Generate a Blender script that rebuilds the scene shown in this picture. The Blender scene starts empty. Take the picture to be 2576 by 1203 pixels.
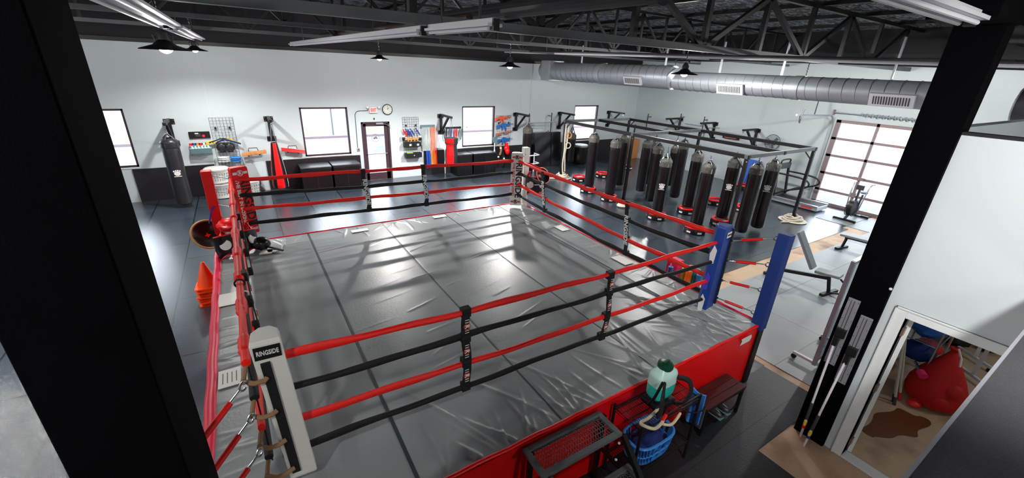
import bpy, math, random
import numpy as np
from mathutils import Vector, Matrix
random.seed(7); rng = np.random.default_rng(7)
C = bpy.context.scene.collection
PI = math.pi

# ------------------------------------------------------------------ camera calibration (room axes: X along the window wall, Y towards it, Z up)
F_PX, PPX, PPY, CAM_H = 1047.8, 1288.0, 601.5, 4.126
RM = np.array([[0.84754384, -0.52897758, 0.04303674], [-0.16715217, -0.34301875, -0.92433668], [0.50371579, 0.77622217, -0.37914318]])
YW, XR = 15.70, 17.47            # inner faces of the window wall and the garage-door wall
def ray(px, py): return RM.T @ np.array([(px-PPX)/F_PX, (py-PPY)/F_PX, 1.0])
def G(px, py, z=0.0):
    d = ray(px, py); s = (z-CAM_H)/d[2]; return Vector((d[0]*s, d[1]*s, z))
def W(px, py, off=0.0):
    d = ray(px, py); s = (YW-off)/d[1]; return Vector((d[0]*s, YW-off, CAM_H+d[2]*s))
def RW(px, py, off=0.0):
    d = ray(px, py); s = (XR-off)/d[0]; return Vector((XR-off, d[1]*s, CAM_H+d[2]*s))
def PX_(px, py, x):
    d = ray(px, py); s = x/d[0]; return Vector((x, d[1]*s, CAM_H+d[2]*s))
def TOPZ(x, y, px, py):
    d = ray(px, py); s = (x*d[0]+y*d[1])/(d[0]**2+d[1]**2); return CAM_H+s*d[2]

# ------------------------------------------------------------------ materials
def lin(r, g, b):
    f = lambda c: (c/255/12.92) if c/255 <= .04045 else ((c/255+.055)/1.055)**2.4
    return (f(r), f(g), f(b), 1)
MATS = {}
def mat(name, col, rough=.5, metal=0.0, spec=.5, vary=.12, nscale=6.0, bump=0.0, bscale=40.0, ior=1.5, emit=None, estr=0.0, trans=0.0):
    m = bpy.data.materials.new(name); m.use_nodes = True
    nt = m.node_tree; b = nt.nodes['Principled BSDF']
    b.inputs['Roughness'].default_value = rough; b.inputs['Metallic'].default_value = metal
    b.inputs['Specular IOR Level'].default_value = spec; b.inputs['IOR'].default_value = ior
    b.inputs['Transmission Weight'].default_value = trans
    c = lin(*col)
    tc = nt.nodes.new('ShaderNodeTexCoord')
    if vary > 0:
        n = nt.nodes.new('ShaderNodeTexNoise'); n.inputs['Scale'].default_value = nscale; n.inputs['Detail'].default_value = 3
        nt.links.new(tc.outputs['Object'], n.inputs['Vector'])
        r = nt.nodes.new('ShaderNodeMix'); r.data_type = 'RGBA'
        r.inputs[6].default_value = tuple(x*(1-vary) for x in c[:3])+(1,); r.inputs[7].default_value = tuple(min(1, x*(1+vary)) for x in c[:3])+(1,)
        nt.links.new(n.outputs['Fac'], r.inputs[0]); nt.links.new(r.outputs[2], b.inputs['Base Color'])
    else: b.inputs['Base Color'].default_value = c
    if bump > 0:
        n2 = nt.nodes.new('ShaderNodeTexNoise'); n2.inputs['Scale'].default_value = bscale; n2.inputs['Detail'].default_value = 4
        nt.links.new(tc.outputs['Object'], n2.inputs['Vector'])
        bp = nt.nodes.new('ShaderNodeBump'); bp.inputs['Strength'].default_value = bump; bp.inputs['Distance'].default_value = .02
        nt.links.new(n2.outputs['Fac'], bp.inputs['Height']); nt.links.new(bp.outputs['Normal'], b.inputs['Normal'])
    if emit: b.inputs['Emission Color'].default_value = lin(*emit); b.inputs['Emission Strength'].default_value = estr
    MATS[name] = m; return m
def brick_mat(name, col, seam, length, width, swap, rough, spec=.5, ior=1.5, vary=.25, mortar=.012, off=(0, 0), bump=.1, bscale=30, offset=.5):
    """rectangular sheets with thin seams, from object coordinates"""
    m = mat(name, col, rough, spec=spec, ior=ior, vary=vary, nscale=1.3, bump=bump, bscale=bscale)
    nt = m.node_tree; b = nt.nodes['Principled BSDF']
    src = b.inputs['Base Color'].links[0].from_socket
    tc = [n for n in nt.nodes if n.type == 'TEX_COORD'][0]
    sx = nt.nodes.new('ShaderNodeSeparateXYZ'); nt.links.new(tc.outputs['Object'], sx.inputs[0])
    ax = nt.nodes.new('ShaderNodeMath'); ax.operation = 'ADD'; ax.inputs[1].default_value = off[0]; nt.links.new(sx.outputs['X'], ax.inputs[0])
    ay = nt.nodes.new('ShaderNodeMath'); ay.operation = 'ADD'; ay.inputs[1].default_value = off[1]; nt.links.new(sx.outputs['Y'], ay.inputs[0])
    cx = nt.nodes.new('ShaderNodeCombineXYZ')
    nt.links.new((ay if swap else ax).outputs[0], cx.inputs['X']); nt.links.new((ax if swap else ay).outputs[0], cx.inputs['Y'])
    br = nt.nodes.new('ShaderNodeTexBrick'); br.offset = offset; br.inputs['Scale'].default_value = 1; br.inputs['Brick Width'].default_value = length
    br.inputs['Row Height'].default_value = width; br.inputs['Mortar Size'].default_value = mortar; br.inputs['Mortar Smooth'].default_value = .1
    br.inputs['Color1'].default_value = (1, 1, 1, 1); br.inputs['Color2'].default_value = (.62, .64, .66, 1)
    nt.links.new(cx.outputs[0], br.inputs['Vector'])
    mu = nt.nodes.new('ShaderNodeMix'); mu.data_type = 'RGBA'; mu.blend_type = 'MULTIPLY'; mu.inputs[0].default_value = 1
    nt.links.new(src, mu.inputs[6]); nt.links.new(br.outputs['Color'], mu.inputs[7])
    mi = nt.nodes.new('ShaderNodeMix'); mi.data_type = 'RGBA'; nt.links.new(br.outputs['Fac'], mi.inputs[0])
    nt.links.new(mu.outputs[2], mi.inputs[6]); mi.inputs[7].default_value = lin(*seam)
    nt.links.new(mi.outputs[2], b.inputs['Base Color'])
    return m
def stain_mat(name, col, dark, scale, lo, hi, rough=.7):
    m = mat(name, col, rough, vary=.15, nscale=3, bump=.15, bscale=25)
    nt = m.node_tree; b = nt.nodes['Principled BSDF']; src = b.inputs['Base Color'].links[0].from_socket
    tc = [n for n in nt.nodes if n.type == 'TEX_COORD'][0]
    n = nt.nodes.new('ShaderNodeTexNoise'); n.inputs['Scale'].default_value = scale; n.inputs['Detail'].default_value = 5
    nt.links.new(tc.outputs['Object'], n.inputs['Vector'])
    r = nt.nodes.new('ShaderNodeMapRange'); r.inputs[1].default_value = lo; r.inputs[2].default_value = hi
    nt.links.new(n.outputs['Fac'], r.inputs[0])
    mi = nt.nodes.new('ShaderNodeMix'); mi.data_type = 'RGBA'; nt.links.new(r.outputs[0], mi.inputs[0]); nt.links.new(src, mi.inputs[6]); mi.inputs[7].default_value = lin(*dark)
    nt.links.new(mi.outputs[2], b.inputs['Base Color']); return m

M = MATS
mat('wall_paint', (197, 208, 213), .65, vary=.03, nscale=.6)
mat('office_paint', (205, 214, 220), .6, vary=.03, nscale=.8)
mat('trim_paint', (226, 232, 234), .4, vary=.03)
mat('black_wall', (20, 19, 26), .75, vary=.1, bump=.1, bscale=60)
mat('column_paint', (5, 5, 8), .9, vary=.15, nscale=25, bump=.12, bscale=160, spec=.04)
mat('wainscot', (30, 27, 33), .4, vary=.15, nscale=2)
stain_mat('deck', (9, 12, 15), (205, 218, 232), 3.4, .48, .68, .8)
nt = M['deck'].node_tree
for n in nt.nodes:
    if n.type == 'TEX_NOISE' and abs(n.inputs['Scale'].default_value-3.4) < .01:
        mp = nt.nodes.new('ShaderNodeMapping'); mp.inputs['Scale'].default_value = (1.6, 4.2, 1)
        tc = [k for k in nt.nodes if k.type == 'TEX_COORD'][0]; nt.links.new(tc.outputs['Object'], mp.inputs[0]); nt.links.new(mp.outputs[0], n.inputs['Vector'])
        n.inputs['Detail'].default_value = 9; n.inputs['Roughness'].default_value = .7
mat('steel_black', (11, 11, 14), .45, vary=.3, nscale=3)
mat('steel_grey', (56, 57, 62), .5, vary=.3, nscale=2)
mat('chord_grey', (92, 98, 102), .6, vary=.3, nscale=3)
mat('web_grey', (34, 35, 40), .5, vary=.3, nscale=3)
mat('pipe_rust', (58, 44, 40), .6, vary=.4, nscale=8)
mat('white_metal', (215, 216, 225), .4, vary=.05)
mat('galvanized', (168, 175, 184), .42, metal=.45, vary=.12, nscale=2.5)
mat('galvanized_dull', (176, 184, 190), .45, metal=.5, vary=.1)
mat('chrome', (200, 205, 210), .2, metal=1, vary=.05)
mat('aluminium', (170, 172, 182), .4, metal=.6, vary=.08)
mat('bulb', (255, 250, 240), .4, vary=0, emit=(255, 246, 232), estr=14)
mat('lamp_black', (12, 12, 14), .3, vary=.1)
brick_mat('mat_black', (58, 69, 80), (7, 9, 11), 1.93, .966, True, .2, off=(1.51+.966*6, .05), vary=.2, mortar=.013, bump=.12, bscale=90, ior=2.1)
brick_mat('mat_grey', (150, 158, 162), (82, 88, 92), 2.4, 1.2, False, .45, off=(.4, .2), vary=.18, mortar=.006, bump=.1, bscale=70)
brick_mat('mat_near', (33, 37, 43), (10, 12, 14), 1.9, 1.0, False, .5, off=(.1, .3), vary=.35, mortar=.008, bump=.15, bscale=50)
stain_mat('concrete', (196, 168, 140), (120, 88, 62), 1.1, .52, .75, .6)
mat('canvas', (144, 151, 154), .33, spec=.32, vary=.16, nscale=1.6, bump=.10, bscale=38)
mat('tape', (44, 56, 62), .4, vary=.2)
mat('vinyl_black', (13, 13, 17), .28, vary=.2, bump=.08, bscale=14)
mat('vinyl_grey', (40, 42, 48), .35, vary=.25, nscale=5, bump=.2, bscale=16)
mat('red_fabric', (255, 26, 14), .5, vary=.08, bump=.15, bscale=25)
mat('red_vinyl', (240, 10, 14), .35, vary=.06, bump=.06, bscale=8)
mat('red_edge', (236, 34, 74), .4, vary=.08)
mat('red_paint', (235, 16, 14), .4, vary=.05)
mat('blue_vinyl', (18, 62, 150), .35, vary=.15, nscale=9)
mat('blue_fabric', (14, 50, 120), .5, vary=.15)
mat('white_vinyl', (226, 226, 222), .4, vary=.04)
mat('black_fabric', (10, 10, 13), .7, vary=.2, bump=.2, bscale=40)
mat('white_print', (235, 235, 232), .5, vary=.02)
mat('black_print', (8, 8, 10), .5, vary=.02)
mat('red_print', (216, 62, 56), .5, vary=.02)
mat('strap_khaki', (84, 83, 78), .45, vary=.7, nscale=22, bump=.5, bscale=40)
mat('rope_tan', (150, 116, 84), .8, vary=.25, nscale=60)
mat('rope_white', (205, 198, 182), .8, vary=.12, nscale=40)
mat('purple_rope', (70, 60, 190), .7, vary=.2)
mat('orange_plastic', (255, 80, 16), .4, vary=.06)
mat('teal_liquid', (40, 200, 190), .2, vary=.05)
mat('tank_plastic', (190, 228, 222), .3, vary=.04, spec=.5)
mat('green_plastic', (12, 66, 44), .35, vary=.1)
mat('blue_plastic', (60, 140, 225), .35, vary=.08)
mat('blue_towel', (45, 110, 200), .85, vary=.25, nscale=14, bump=.5, bscale=25)
mat('navy_cloth', (18, 44, 110), .85, vary=.3, nscale=14, bump=.4, bscale=20)
mat('blue_bag', (20, 84, 170), .35, vary=.35, nscale=9, bump=.6, bscale=12)
mat('blue_mat', (16, 92, 205), .45, vary=.08)
mat('hose', (214, 202, 168), .45, vary=.06)
mat('dark_wood', (66, 30, 26), .35, vary=.35, nscale=12)
mat('tan_wood', (206, 140, 80), .5, vary=.2, nscale=14)
mat('carpet', (72, 72, 77), .95, vary=.2, nscale=90, bump=.6, bscale=220, spec=.1)
mat('door_frame', (62, 42, 52), .45, vary=.08)
mat('garage_frame', (150, 132, 134), .5, vary=.08)
mat('glass_logo', (110, 114, 124), .5, vary=.05)
mat('teal_print', (150, 205, 210), .5, vary=.05)
mat('yellow_strap', (226, 198, 40), .6, vary=.12)
mat('blue_trainer', (26, 96, 176), .45, vary=.12)
mat('navy_trainer', (26, 52, 128), .45, vary=.12)
mat('orange_trainer', (222, 84, 40), .45, vary=.1)
mat('brown_trainer', (170, 92, 74), .5, vary=.15)
mat('green_band', (40, 140, 70), .5, vary=.1)
mat('washed_band', (196, 206, 206), .5, vary=.08)
mat('washed_orange_band', (236, 150, 130), .5, vary=.08)
mat('blue_band', (30, 70, 170), .5, vary=.1)
mat('slate', (92, 118, 124), .5, vary=.06)
mat('clock_face', (214, 222, 214), .4, vary=.03)
mat('exit_red', (240, 70, 60), .4, vary=.02, emit=(255, 60, 50), estr=.6)
mat('exit_body', (222, 222, 214), .5, vary=.03)
mat('led_glow', (230, 120, 80), .4, vary=.05, emit=(255, 110, 60), estr=.6)
mat('led_red', (250, 30, 60), .4, vary=.05, emit=(255, 20, 50), estr=1.2)
mat('pink_foam', (232, 40, 110), .6, vary=.06)
mat('green_foam', (150, 205, 60), .6, vary=.06)
mat('yellow_foam', (236, 200, 50), .6, vary=.06)
mat('orange_foam', (255, 140, 50), .6, vary=.06)
mat('teal_foam', (30, 170, 160), .6, vary=.06)
mat('sky_foam', (50, 150, 225), .6, vary=.06)
mat('mesh_red', (196, 8, 6), .7, vary=.25, nscale=30, bump=.2, bscale=60)
mat('hinge', (150, 122, 108), .4, metal=.5, vary=.1)
mat('plastic_sheet', (200, 205, 200), .35, vary=.2, nscale=6, bump=.4, bscale=8)
mat('red_shoe', (230, 40, 30), .5, vary=.1)
mat('gold_trim', (190, 140, 80), .45, vary=.1)
mat('grass', (98, 110, 76), .9, vary=.25, nscale=.6)
mat('asphalt', (106, 108, 121), .9, vary=.08, nscale=.2)
mat('kerb', (124, 108, 112), .9, vary=.08)
mat('far_building', (84, 92, 112), .8, vary=.2, nscale=.3)
mat('far_pole', (90, 95, 105), .6, vary=.1)
mat('rubber_red', (205, 24, 20), .35, vary=.08)
mat('bench_pad', (150, 160, 165), .5, vary=.1)
mat('mirror', (190, 198, 205), .05, metal=1, vary=.02)
g = bpy.data.materials.new('pane_glass'); g.use_nodes = True
nt = g.node_tree; nt.nodes.clear()
o_ = nt.nodes.new('ShaderNodeOutputMaterial'); mx = nt.nodes.new('ShaderNodeMixShader'); tr = nt.nodes.new('ShaderNodeBsdfTransparent'); gl = nt.nodes.new('ShaderNodeBsdfGlossy')
tr.inputs[0].default_value = (.93, .95, .97, 1); gl.inputs['Roughness'].default_value = .02
lw = nt.nodes.new('ShaderNodeLayerWeight'); lw.inputs[0].default_value = .12
nt.links.new(lw.outputs['Fresnel'], mx.inputs[0]); nt.links.new(tr.outputs[0], mx.inputs[1]); nt.links.new(gl.outputs[0], mx.inputs[2]); nt.links.new(mx.outputs[0], o_.inputs[0])
M['pane_glass'] = g

# ------------------------------------------------------------------ mesh building
def basis(n):
    n = Vector(n).normalized(); a = Vector((0, 0, 1)) if abs(n.z) < .9 else Vector((1, 0, 0))
    u = a.cross(n).normalized(); return u, n.cross(u)
class MB:
    def __init__(s): s.v = []; s.f = []
    def add(s, vs, fs):
        o = len(s.v); s.v += [tuple(map(float, x)) for x in vs]; s.f += [tuple(i+o for i in q) for q in fs]; return s
    def box(s, c, d, rot=None):
        c = Vector(c); R = rot or Matrix.Identity(3)
        vs = [c+R@Vector((sx*d[0]/2, sy*d[1]/2, sz*d[2]/2)) for sx in (-1, 1) for sy in (-1, 1) for sz in (-1, 1)]
        return s.add(vs, [(0, 1, 3, 2), (4, 6, 7, 5), (0, 4, 5, 1), (2, 3, 7, 6), (0, 2, 6, 4), (1, 5, 7, 3)])
    def bb(s, a, b): return s.box([(a[i]+b[i])/2 for i in range(3)], [abs(b[i]-a[i]) for i in range(3)])
    def bar(s, a, b, w, h, up=(0, 0, 1)):
        a, b = Vector(a), Vector(b); n = (b-a); L = n.length; n.normalize(); up = Vector(up)
        if abs(n.dot(up)) > .98: up = Vector((1, 0, 0))
        u = n.cross(up).normalized(); v = u.cross(n)
        R = Matrix((u, n, v)).transposed(); return s.box((a+b)/2, (w, L, h), R)
    def cyl(s, a, b, r, n=12, r2=None, caps=True):
        r2 = r if r2 is None else r2; a, b = Vector(a), Vector(b); u, w = basis(b-a); vs = []
        for p, q in ((a, r), (b, r2)): vs += [p+u*math.cos(2*PI*i/n)*q+w*math.sin(2*PI*i/n)*q for i in range(n)]
        fs = [(i, (i+1) % n, n+(i+1) % n, n+i) for i in range(n)]
        if caps: fs += [tuple(range(n-1, -1, -1)), tuple(range(n, 2*n))]
        return s.add(vs, fs)
    def tube(s, pts, r, n=8, up=None, rh=None, caps=True, closed=False):
        pts = [Vector(p) for p in pts]; m = len(pts); vs = []; u0 = None
        for i, p in enumerate(pts):
            if closed: t = pts[(i+1) % m]-pts[i-1]
            else: t = pts[min(i+1, m-1)]-pts[max(i-1, 0)]
            t = t.normalized() if t.length > 1e-9 else Vector((0, 0, 1))
            if up is not None:
                u = t.cross(Vector(up)); u = u.normalized() if u.length > 1e-4 else basis(t)[0]
            elif u0 is None: u = basis(t)[0]
            else:
                u = (u0-t*u0.dot(t)); u = u.normalized() if u.length > 1e-6 else basis(t)[0]
            u0 = u; w = u.cross(t)
            ra = r[i] if hasattr(r, '__len__') else r
            rb = ra if rh is None else (rh[i] if hasattr(rh, '__len__') else rh)
            vs += [p+u*math.cos(2*PI*k/n)*ra+w*math.sin(2*PI*k/n)*rb for k in range(n)]
        fs = [(i*n+k, i*n+(k+1) % n, (i+1)*n+(k+1) % n, (i+1)*n+k) for i in range(m-1) for k in range(n)]
        if closed: fs += [((m-1)*n+k, (m-1)*n+(k+1) % n, (k+1) % n, k) for k in range(n)]
        elif caps: fs += [tuple(range(n-1, -1, -1)), tuple(range((m-1)*n, m*n))]
        return s.add(vs, fs)
    def lathe(s, prof, c, n=24, axis=(0, 0, 1), sx=1, sy=1, caps=True):
        c = Vector(c); ax = Vector(axis).normalized(); u, w = ((Vector((1, 0, 0)), Vector((0, 1, 0))) if abs(ax.z) > .999 else basis(ax)); vs = []
        for r, z in prof: vs += [c+ax*z+u*math.cos(2*PI*k/n)*r*sx+w*math.sin(2*PI*k/n)*r*sy for k in range(n)]
        m = len(prof); fs = [(i*n+k, i*n+(k+1) % n, (i+1)*n+(k+1) % n, (i+1)*n+k) for i in range(m-1) for k in range(n)]
        if caps: fs += [tuple(range(n-1, -1, -1)), tuple(range((m-1)*n, m*n))]
        return s.add(vs, fs)
    def prism(s, poly, o, u, v, n, d):
        o, u, v, n = Vector(o), Vector(u), Vector(v), Vector(n); k = len(poly)
        a = [o+u*p[0]+v*p[1] for p in poly]; b = [p+n*d for p in a]
        return s.add(a+b, [tuple(range(k-1, -1, -1)), tuple(range(k, 2*k))]+[(i, (i+1) % k, k+(i+1) % k, k+i) for i in range(k)])
    def ball(s, c, r, n=14, m=8, jit=0):
        r = (r, r, r) if not hasattr(r, '__len__') else r; c = Vector(c); vs = [c+Vector((0, 0, -r[2]))]
        for i in range(1, m):
            t = PI*i/m
            for k in range(n):
                j = 1+jit*random.uniform(-1, 1); a = 2*PI*k/n
                vs.append(c+Vector((r[0]*math.sin(t)*math.cos(a)*j, r[1]*math.sin(t)*math.sin(a)*j, -r[2]*math.cos(t)*j)))
        vs.append(c+Vector((0, 0, r[2]))); e = len(vs)-1
        fs = [(0, 1+(k+1) % n, 1+k) for k in range(n)]+[(1+i*n+k, 1+i*n+(k+1) % n, 1+(i+1)*n+(k+1) % n, 1+(i+1)*n+k) for i in range(m-2) for k in range(n)]
        fs += [(e, 1+(m-2)*n+k, 1+(m-2)*n+(k+1) % n) for k in range(n)]
        return s.add(vs, fs)
    def torus(s, c, R, r, axis=(0, 0, 1), n=24, m=8, sx=1, sy=1):
        u, w = basis(axis); c = Vector(c)
        return s.tube([c+u*math.cos(2*PI*k/n)*R*sx+w*math.sin(2*PI*k/n)*R*sy for k in range(n)], r, m, closed=True)
    def sheet(s, fn, nu, nv, thick=0.0, n=None):
        """grid surface fn(u,v), u,v in 0..1, given a thickness along n"""
        g1 = [fn(i/nu, j/nv) for j in range(nv+1) for i in range(nu+1)]; w = nu+1
        fs = [(j*w+i, j*w+i+1, (j+1)*w+i+1, (j+1)*w+i) for j in range(nv) for i in range(nu)]
        if not thick: return s.add(g1, fs)
        n = Vector(n); g2 = [Vector(p)-n*thick for p in g1]; o = len(g1)
        fs2 = [tuple(i+o for i in reversed(q)) for q in fs]
        rim = [j*w for j in range(nv+1)]; e = []
        ring = [i for i in range(nu+1)]+[j*w+nu for j in range(1, nv+1)]+[nv*w+i for i in range(nu-1, -1, -1)]+[j*w for j in range(nv-1, 0, -1)]
        for a in range(len(ring)):
            p, q = ring[a], ring[(a+1) % len(ring)]; e.append((q, p, p+o, q+o))
        return s.add(g1+g2, fs+fs2+e)

def sm(pts, k=6, closed=False):
    """Catmull-Rom points through pts"""
    P = [Vector(p) for p in pts]; n = len(P); out = []
    for i in range(n if closed else n-1):
        p0, p1, p2, p3 = (P[(i+j) % n] if closed else P[min(max(i+j, 0), n-1)] for j in (-1, 0, 1, 2))
        for q in range(k):
            t = q/k; out.append(.5*((2*p1)+(p2-p0)*t+(2*p0-5*p1+4*p2-p3)*t*t+(3*p1-p0-3*p2+p3)*t**3))
    return out if closed else out+[P[-1]]
WPOS = {}
def tag(o, label=None, cat=None, group=None, kind=None):
    if label: o['label'] = label
    if cat: o['category'] = cat
    if group: o['group'] = group
    if kind: o['kind'] = kind
    return o
def thing(name, label, cat, loc=(0, 0, 0), group=None):
    o = bpy.data.objects.new(name, None); o.empty_display_size = .1; C.objects.link(o); o.location = loc
    WPOS[o.name] = Vector(loc); return tag(o, label, cat, group)
def obj(name, mb, m, parent=None, smooth=False, bev=0.0, loc=None, label=None, sub=0):
    """one mesh object; coordinates are the room's, shifted to the parent's (or to loc)"""
    base = WPOS[parent.name] if parent is not None else Vector(loc or (0, 0, 0))
    me = bpy.data.meshes.new(name)
    vs = np.array(mb.v, float)-np.array(base)
    me.from_pydata(vs.tolist(), [], mb.f); me.update()
    me.materials.append(M[m] if isinstance(m, str) else m)
    if smooth:
        me.polygons.foreach_set('use_smooth', [True]*len(me.polygons)); 
        try: me.set_sharp_from_angle(angle=math.radians(40))
        except Exception: pass
    o = bpy.data.objects.new(name, me); C.objects.link(o)
    if parent is not None: o.parent = parent
    else: o.location = base
    WPOS[o.name] = base
    if bev:
        b = o.modifiers.new('bevel', 'BEVEL'); b.width = bev; b.segments = 2; b.limit_method = 'ANGLE'
    if sub:
        b = o.modifiers.new('sub', 'SUBSURF'); b.levels = sub; b.render_levels = sub
    if label: o['label'] = label
    return o
def single(name, mb, m, label, cat, loc, group=None, **k):
    return tag(obj(name, mb, m, None, loc=loc, **k), label, cat, group)
def struct(name, mb, m, parent=None, **k):
    o = obj(name, mb, m, parent, **k)
    if parent is None: o['kind'] = 'structure'
    return o
def dup(root, loc, rotz=0.0, label=None, group=None):
    r = root.copy(); C.objects.link(r); r.location = loc; r.rotation_euler = (0, 0, rotz); WPOS[r.name] = Vector(loc)
    if label: r['label'] = label
    if group: r['group'] = group
    for ch in list(root.children):
        c = ch.copy(); C.objects.link(c); c.parent = r
        for gch in list(ch.children):
            d = gch.copy(); C.objects.link(d); d.parent = c
    return r
def text(s, size, m, parent, name, origin, xd, yd, bold=0.0, ext=.002, align='CENTER', sx=1.0):
    cu = bpy.data.curves.new('t', 'FONT'); cu.body = s; cu.size = size; cu.align_x = align; cu.align_y = 'CENTER'; cu.extrude = ext; cu.offset = bold; cu.resolution_u = 2
    t = bpy.data.objects.new('t', cu); C.objects.link(t)
    dg = bpy.context.evaluated_depsgraph_get(); me = bpy.data.meshes.new_from_object(t.evaluated_get(dg))
    bpy.data.objects.remove(t); bpy.data.curves.remove(cu)
    x = Vector(xd).normalized(); y = Vector(yd).normalized(); z = x.cross(y); o = Vector(origin); mb = MB()
    mb.v = [tuple(o+x*v.co.x*sx+y*v.co.y+z*v.co.z) for v in me.vertices]; mb.f = [tuple(p.vertices) for p in me.polygons]
    bpy.data.meshes.remove(me)
    return obj(name, mb, m, parent)

# ------------------------------------------------------------------ the room shell
H_DECK = 5.75
XL, YF = -9.0, -6.0
def wall_boxes(a0, a1, z0, z1, holes):
    """rectangles covering a0..a1 x z0..z1 minus holes (a0,a1,z0,z1)"""
    xs = sorted({a0, a1, *[h[0] for h in holes], *[h[1] for h in holes]}); zs = sorted({z0, z1, *[h[2] for h in holes], *[h[3] for h in holes]}); out = []
    for i in range(len(xs)-1):
        for j in range(len(zs)-1):
            cx, cz = (xs[i]+xs[i+1])/2, (zs[j]+zs[j+1])/2
            if any(h[0] < cx < h[1] and h[2] < cz < h[3] for h in holes): continue
            out.append((xs[i], xs[i+1], zs[j], zs[j+1]))
    return out
WIN = [(-4.2, -2.70), (1.664, 3.166), (7.536, 9.048), (13.357, 14.848)]; WZ0, WZ1 = 1.036, 2.643
DOOR = (3.577, 4.589, 2.13); GAR = (4.20, 6.657, 2.971); TH = .22; ZW = 4.36
holes = [(a, b, WZ0, WZ1) for a, b in WIN]+[(DOOR[0], DOOR[1], 0, DOOR[2])]
mb = MB()
for a, b, z0, z1 in wall_boxes(XL, XR+TH, 0, ZW, holes): mb.bb((a, YW, z0), (b, YW+TH, z1))
struct('wall_back', mb, 'wall_paint')
mb = MB()
for a, b, z0, z1 in wall_boxes(YF, YW, 0, 4.75, [(GAR[0], GAR[1], 0, GAR[2])]): mb.bb((XR, a, z0), (XR+TH, b, z1))
struct('wall_right', mb, 'wall_paint')
struct('wall_back', MB().bb((XL, YW, ZW), (XR+TH, YW+TH, H_DECK+.2)), 'black_wall')
struct('wall_right', MB().bb((XR, YF, 4.75), (XR+TH, YW, H_DECK+.2)), 'black_wall')
struct('wall_left', MB().bb((XL-TH, YF, 0), (XL, YW+TH, H_DECK+.2)), 'wall_paint')
struct('wall_front', MB().bb((XL, YF-TH, 0), (XR+TH, YF, H_DECK+.2)), 'wall_paint')
struct('ceiling', MB().bb((XL-TH, YF-TH, H_DECK), (XR+TH, YW+TH, H_DECK+.15)), 'deck')
struct('floor', MB().bb((XL-TH, YF-TH, -.2), (XR+TH, YW+TH, 0)), 'concrete')
MT = .012
mb = MB().bb((XL, 4.72, 0), (XR, YW, MT)); mb.bb((XL, 2.28, 0), (6.28, 4.72, MT)); mb.bb((XL, YF, 0), (1.2, 2.28, MT)); mb.bb((6.28, 4.55, 0), (15.2, 4.72, MT))
struct('floor_mats', mb, 'mat_black')
struct('floor_mats', MB().bb((6.42, 1.42, 0), (XR-.02, 4.12, MT)).bb((15.5, 4.12, 0), (17.1, 4.72, MT)).bb((15.5, 4.72, MT), (17.1, 5.6, MT+.01)), 'mat_grey')
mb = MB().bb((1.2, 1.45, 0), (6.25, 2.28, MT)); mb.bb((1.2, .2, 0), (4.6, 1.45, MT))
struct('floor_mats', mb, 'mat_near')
# outside ground with a lawn strip, kerb, lamp post and a far building
struct('ground_outside', MB().bb((-70, YW+TH, -.35), (110, 110, -.12)).bb((XR+TH, -60, -.35), (110, YW+TH, -.12)), 'asphalt')
tag(obj('lawn', MB().bb((-70, 27, -.12), (110, 31.5, -.08)), 'grass', loc=(0, 29, -.1)), 'pale green lawn strip beyond the parking lot outside the windows', 'lawn', kind='stuff')
struct('trim_kerb', MB().bb((-70, 26.6, -.12), (110, 26.9, 0)), 'kerb')
t = thing('street_lamp', 'tall grey lamp post outside the square window beside the glass door', 'lamp post', (4.6, 27.5, -.1))
obj('pole', MB().cyl((4.6, 27.5, -.1), (4.6, 27.5, 7), .045, 10), 'far_pole', t); obj('lamp_head', MB().box((4.1, 27.5, 6.9), (1.2, .3, .15)), 'far_pole', t)
t = thing('distant_building', 'long low grey building far across the street outside', 'building', (12, 70, -.1))
obj('wall', MB().bb((5, 66, -.1), (26, 74, 4)), 'far_building', t); obj('roof', MB().bb((4.6, 65.6, 4), (26.4, 74.4, 4.4)), 'far_pole', t)

# windows
for k, (a, b) in enumerate(WIN):
    fr = MB(); w = .055; y0, y1 = YW+.03, YW+.12
    fr.bb((a, y0, WZ0), (a+w, y1, WZ1)); fr.bb((b-w, y0, WZ0), (b, y1, WZ1)); fr.bb((a, y0, WZ0), (b, y1, WZ0+w)); fr.bb((a, y0, WZ1-w), (b, y1, WZ1))
    f = struct('window_%d' % (k+1), fr, 'door_frame')
    obj('pane', MB().bb((a+w, YW+.07, WZ0+w), (b-w, YW+.076, WZ1-w)), 'pane_glass', f)
    obj('sill', MB().bb((a-.02, YW-.02, WZ0-.035), (b+.02, YW+.06, WZ0)), 'trim_paint', f)
# glass entrance door
a, b, zt = DOOR; fr = MB(); fr.bb((a, YW-.02, 0), (a+.06, YW+.14, zt)); fr.bb((b-.06, YW-.02, 0), (b, YW+.14, zt)); fr.bb((a, YW-.02, zt-.06), (b, YW+.14, zt))
d1 = struct('door_1', fr, 'door_frame')
lf = MB(); y0, y1 = YW+.02, YW+.07; A, B = a+.065, b-.065
lf.bb((A, y0, .01), (A+.1, y1, zt-.065)); lf.bb((B-.13, y0, .01), (B, y1, zt-.065)); lf.bb((A, y0, .01), (B, y1, .27)); lf.bb((A, y0, zt-.16), (B, y1, zt-.065))
leaf = obj('door_leaf', lf, 'door_frame', d1)
obj('pane', MB().bb((A+.1, YW+.04, .27), (B-.13, YW+.046, zt-.16)), 'pane_glass', leaf)
obj('push_bar', MB().bb((A+.05, YW-.04, .97), (B-.05, YW-.01, 1.0)).bb((A+.05, YW-.04, .97), (A+.08, YW+.03, 1)).bb((B-.08, YW-.04, .97), (B-.05, YW+.03, 1)), 'aluminium', leaf)
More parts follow.
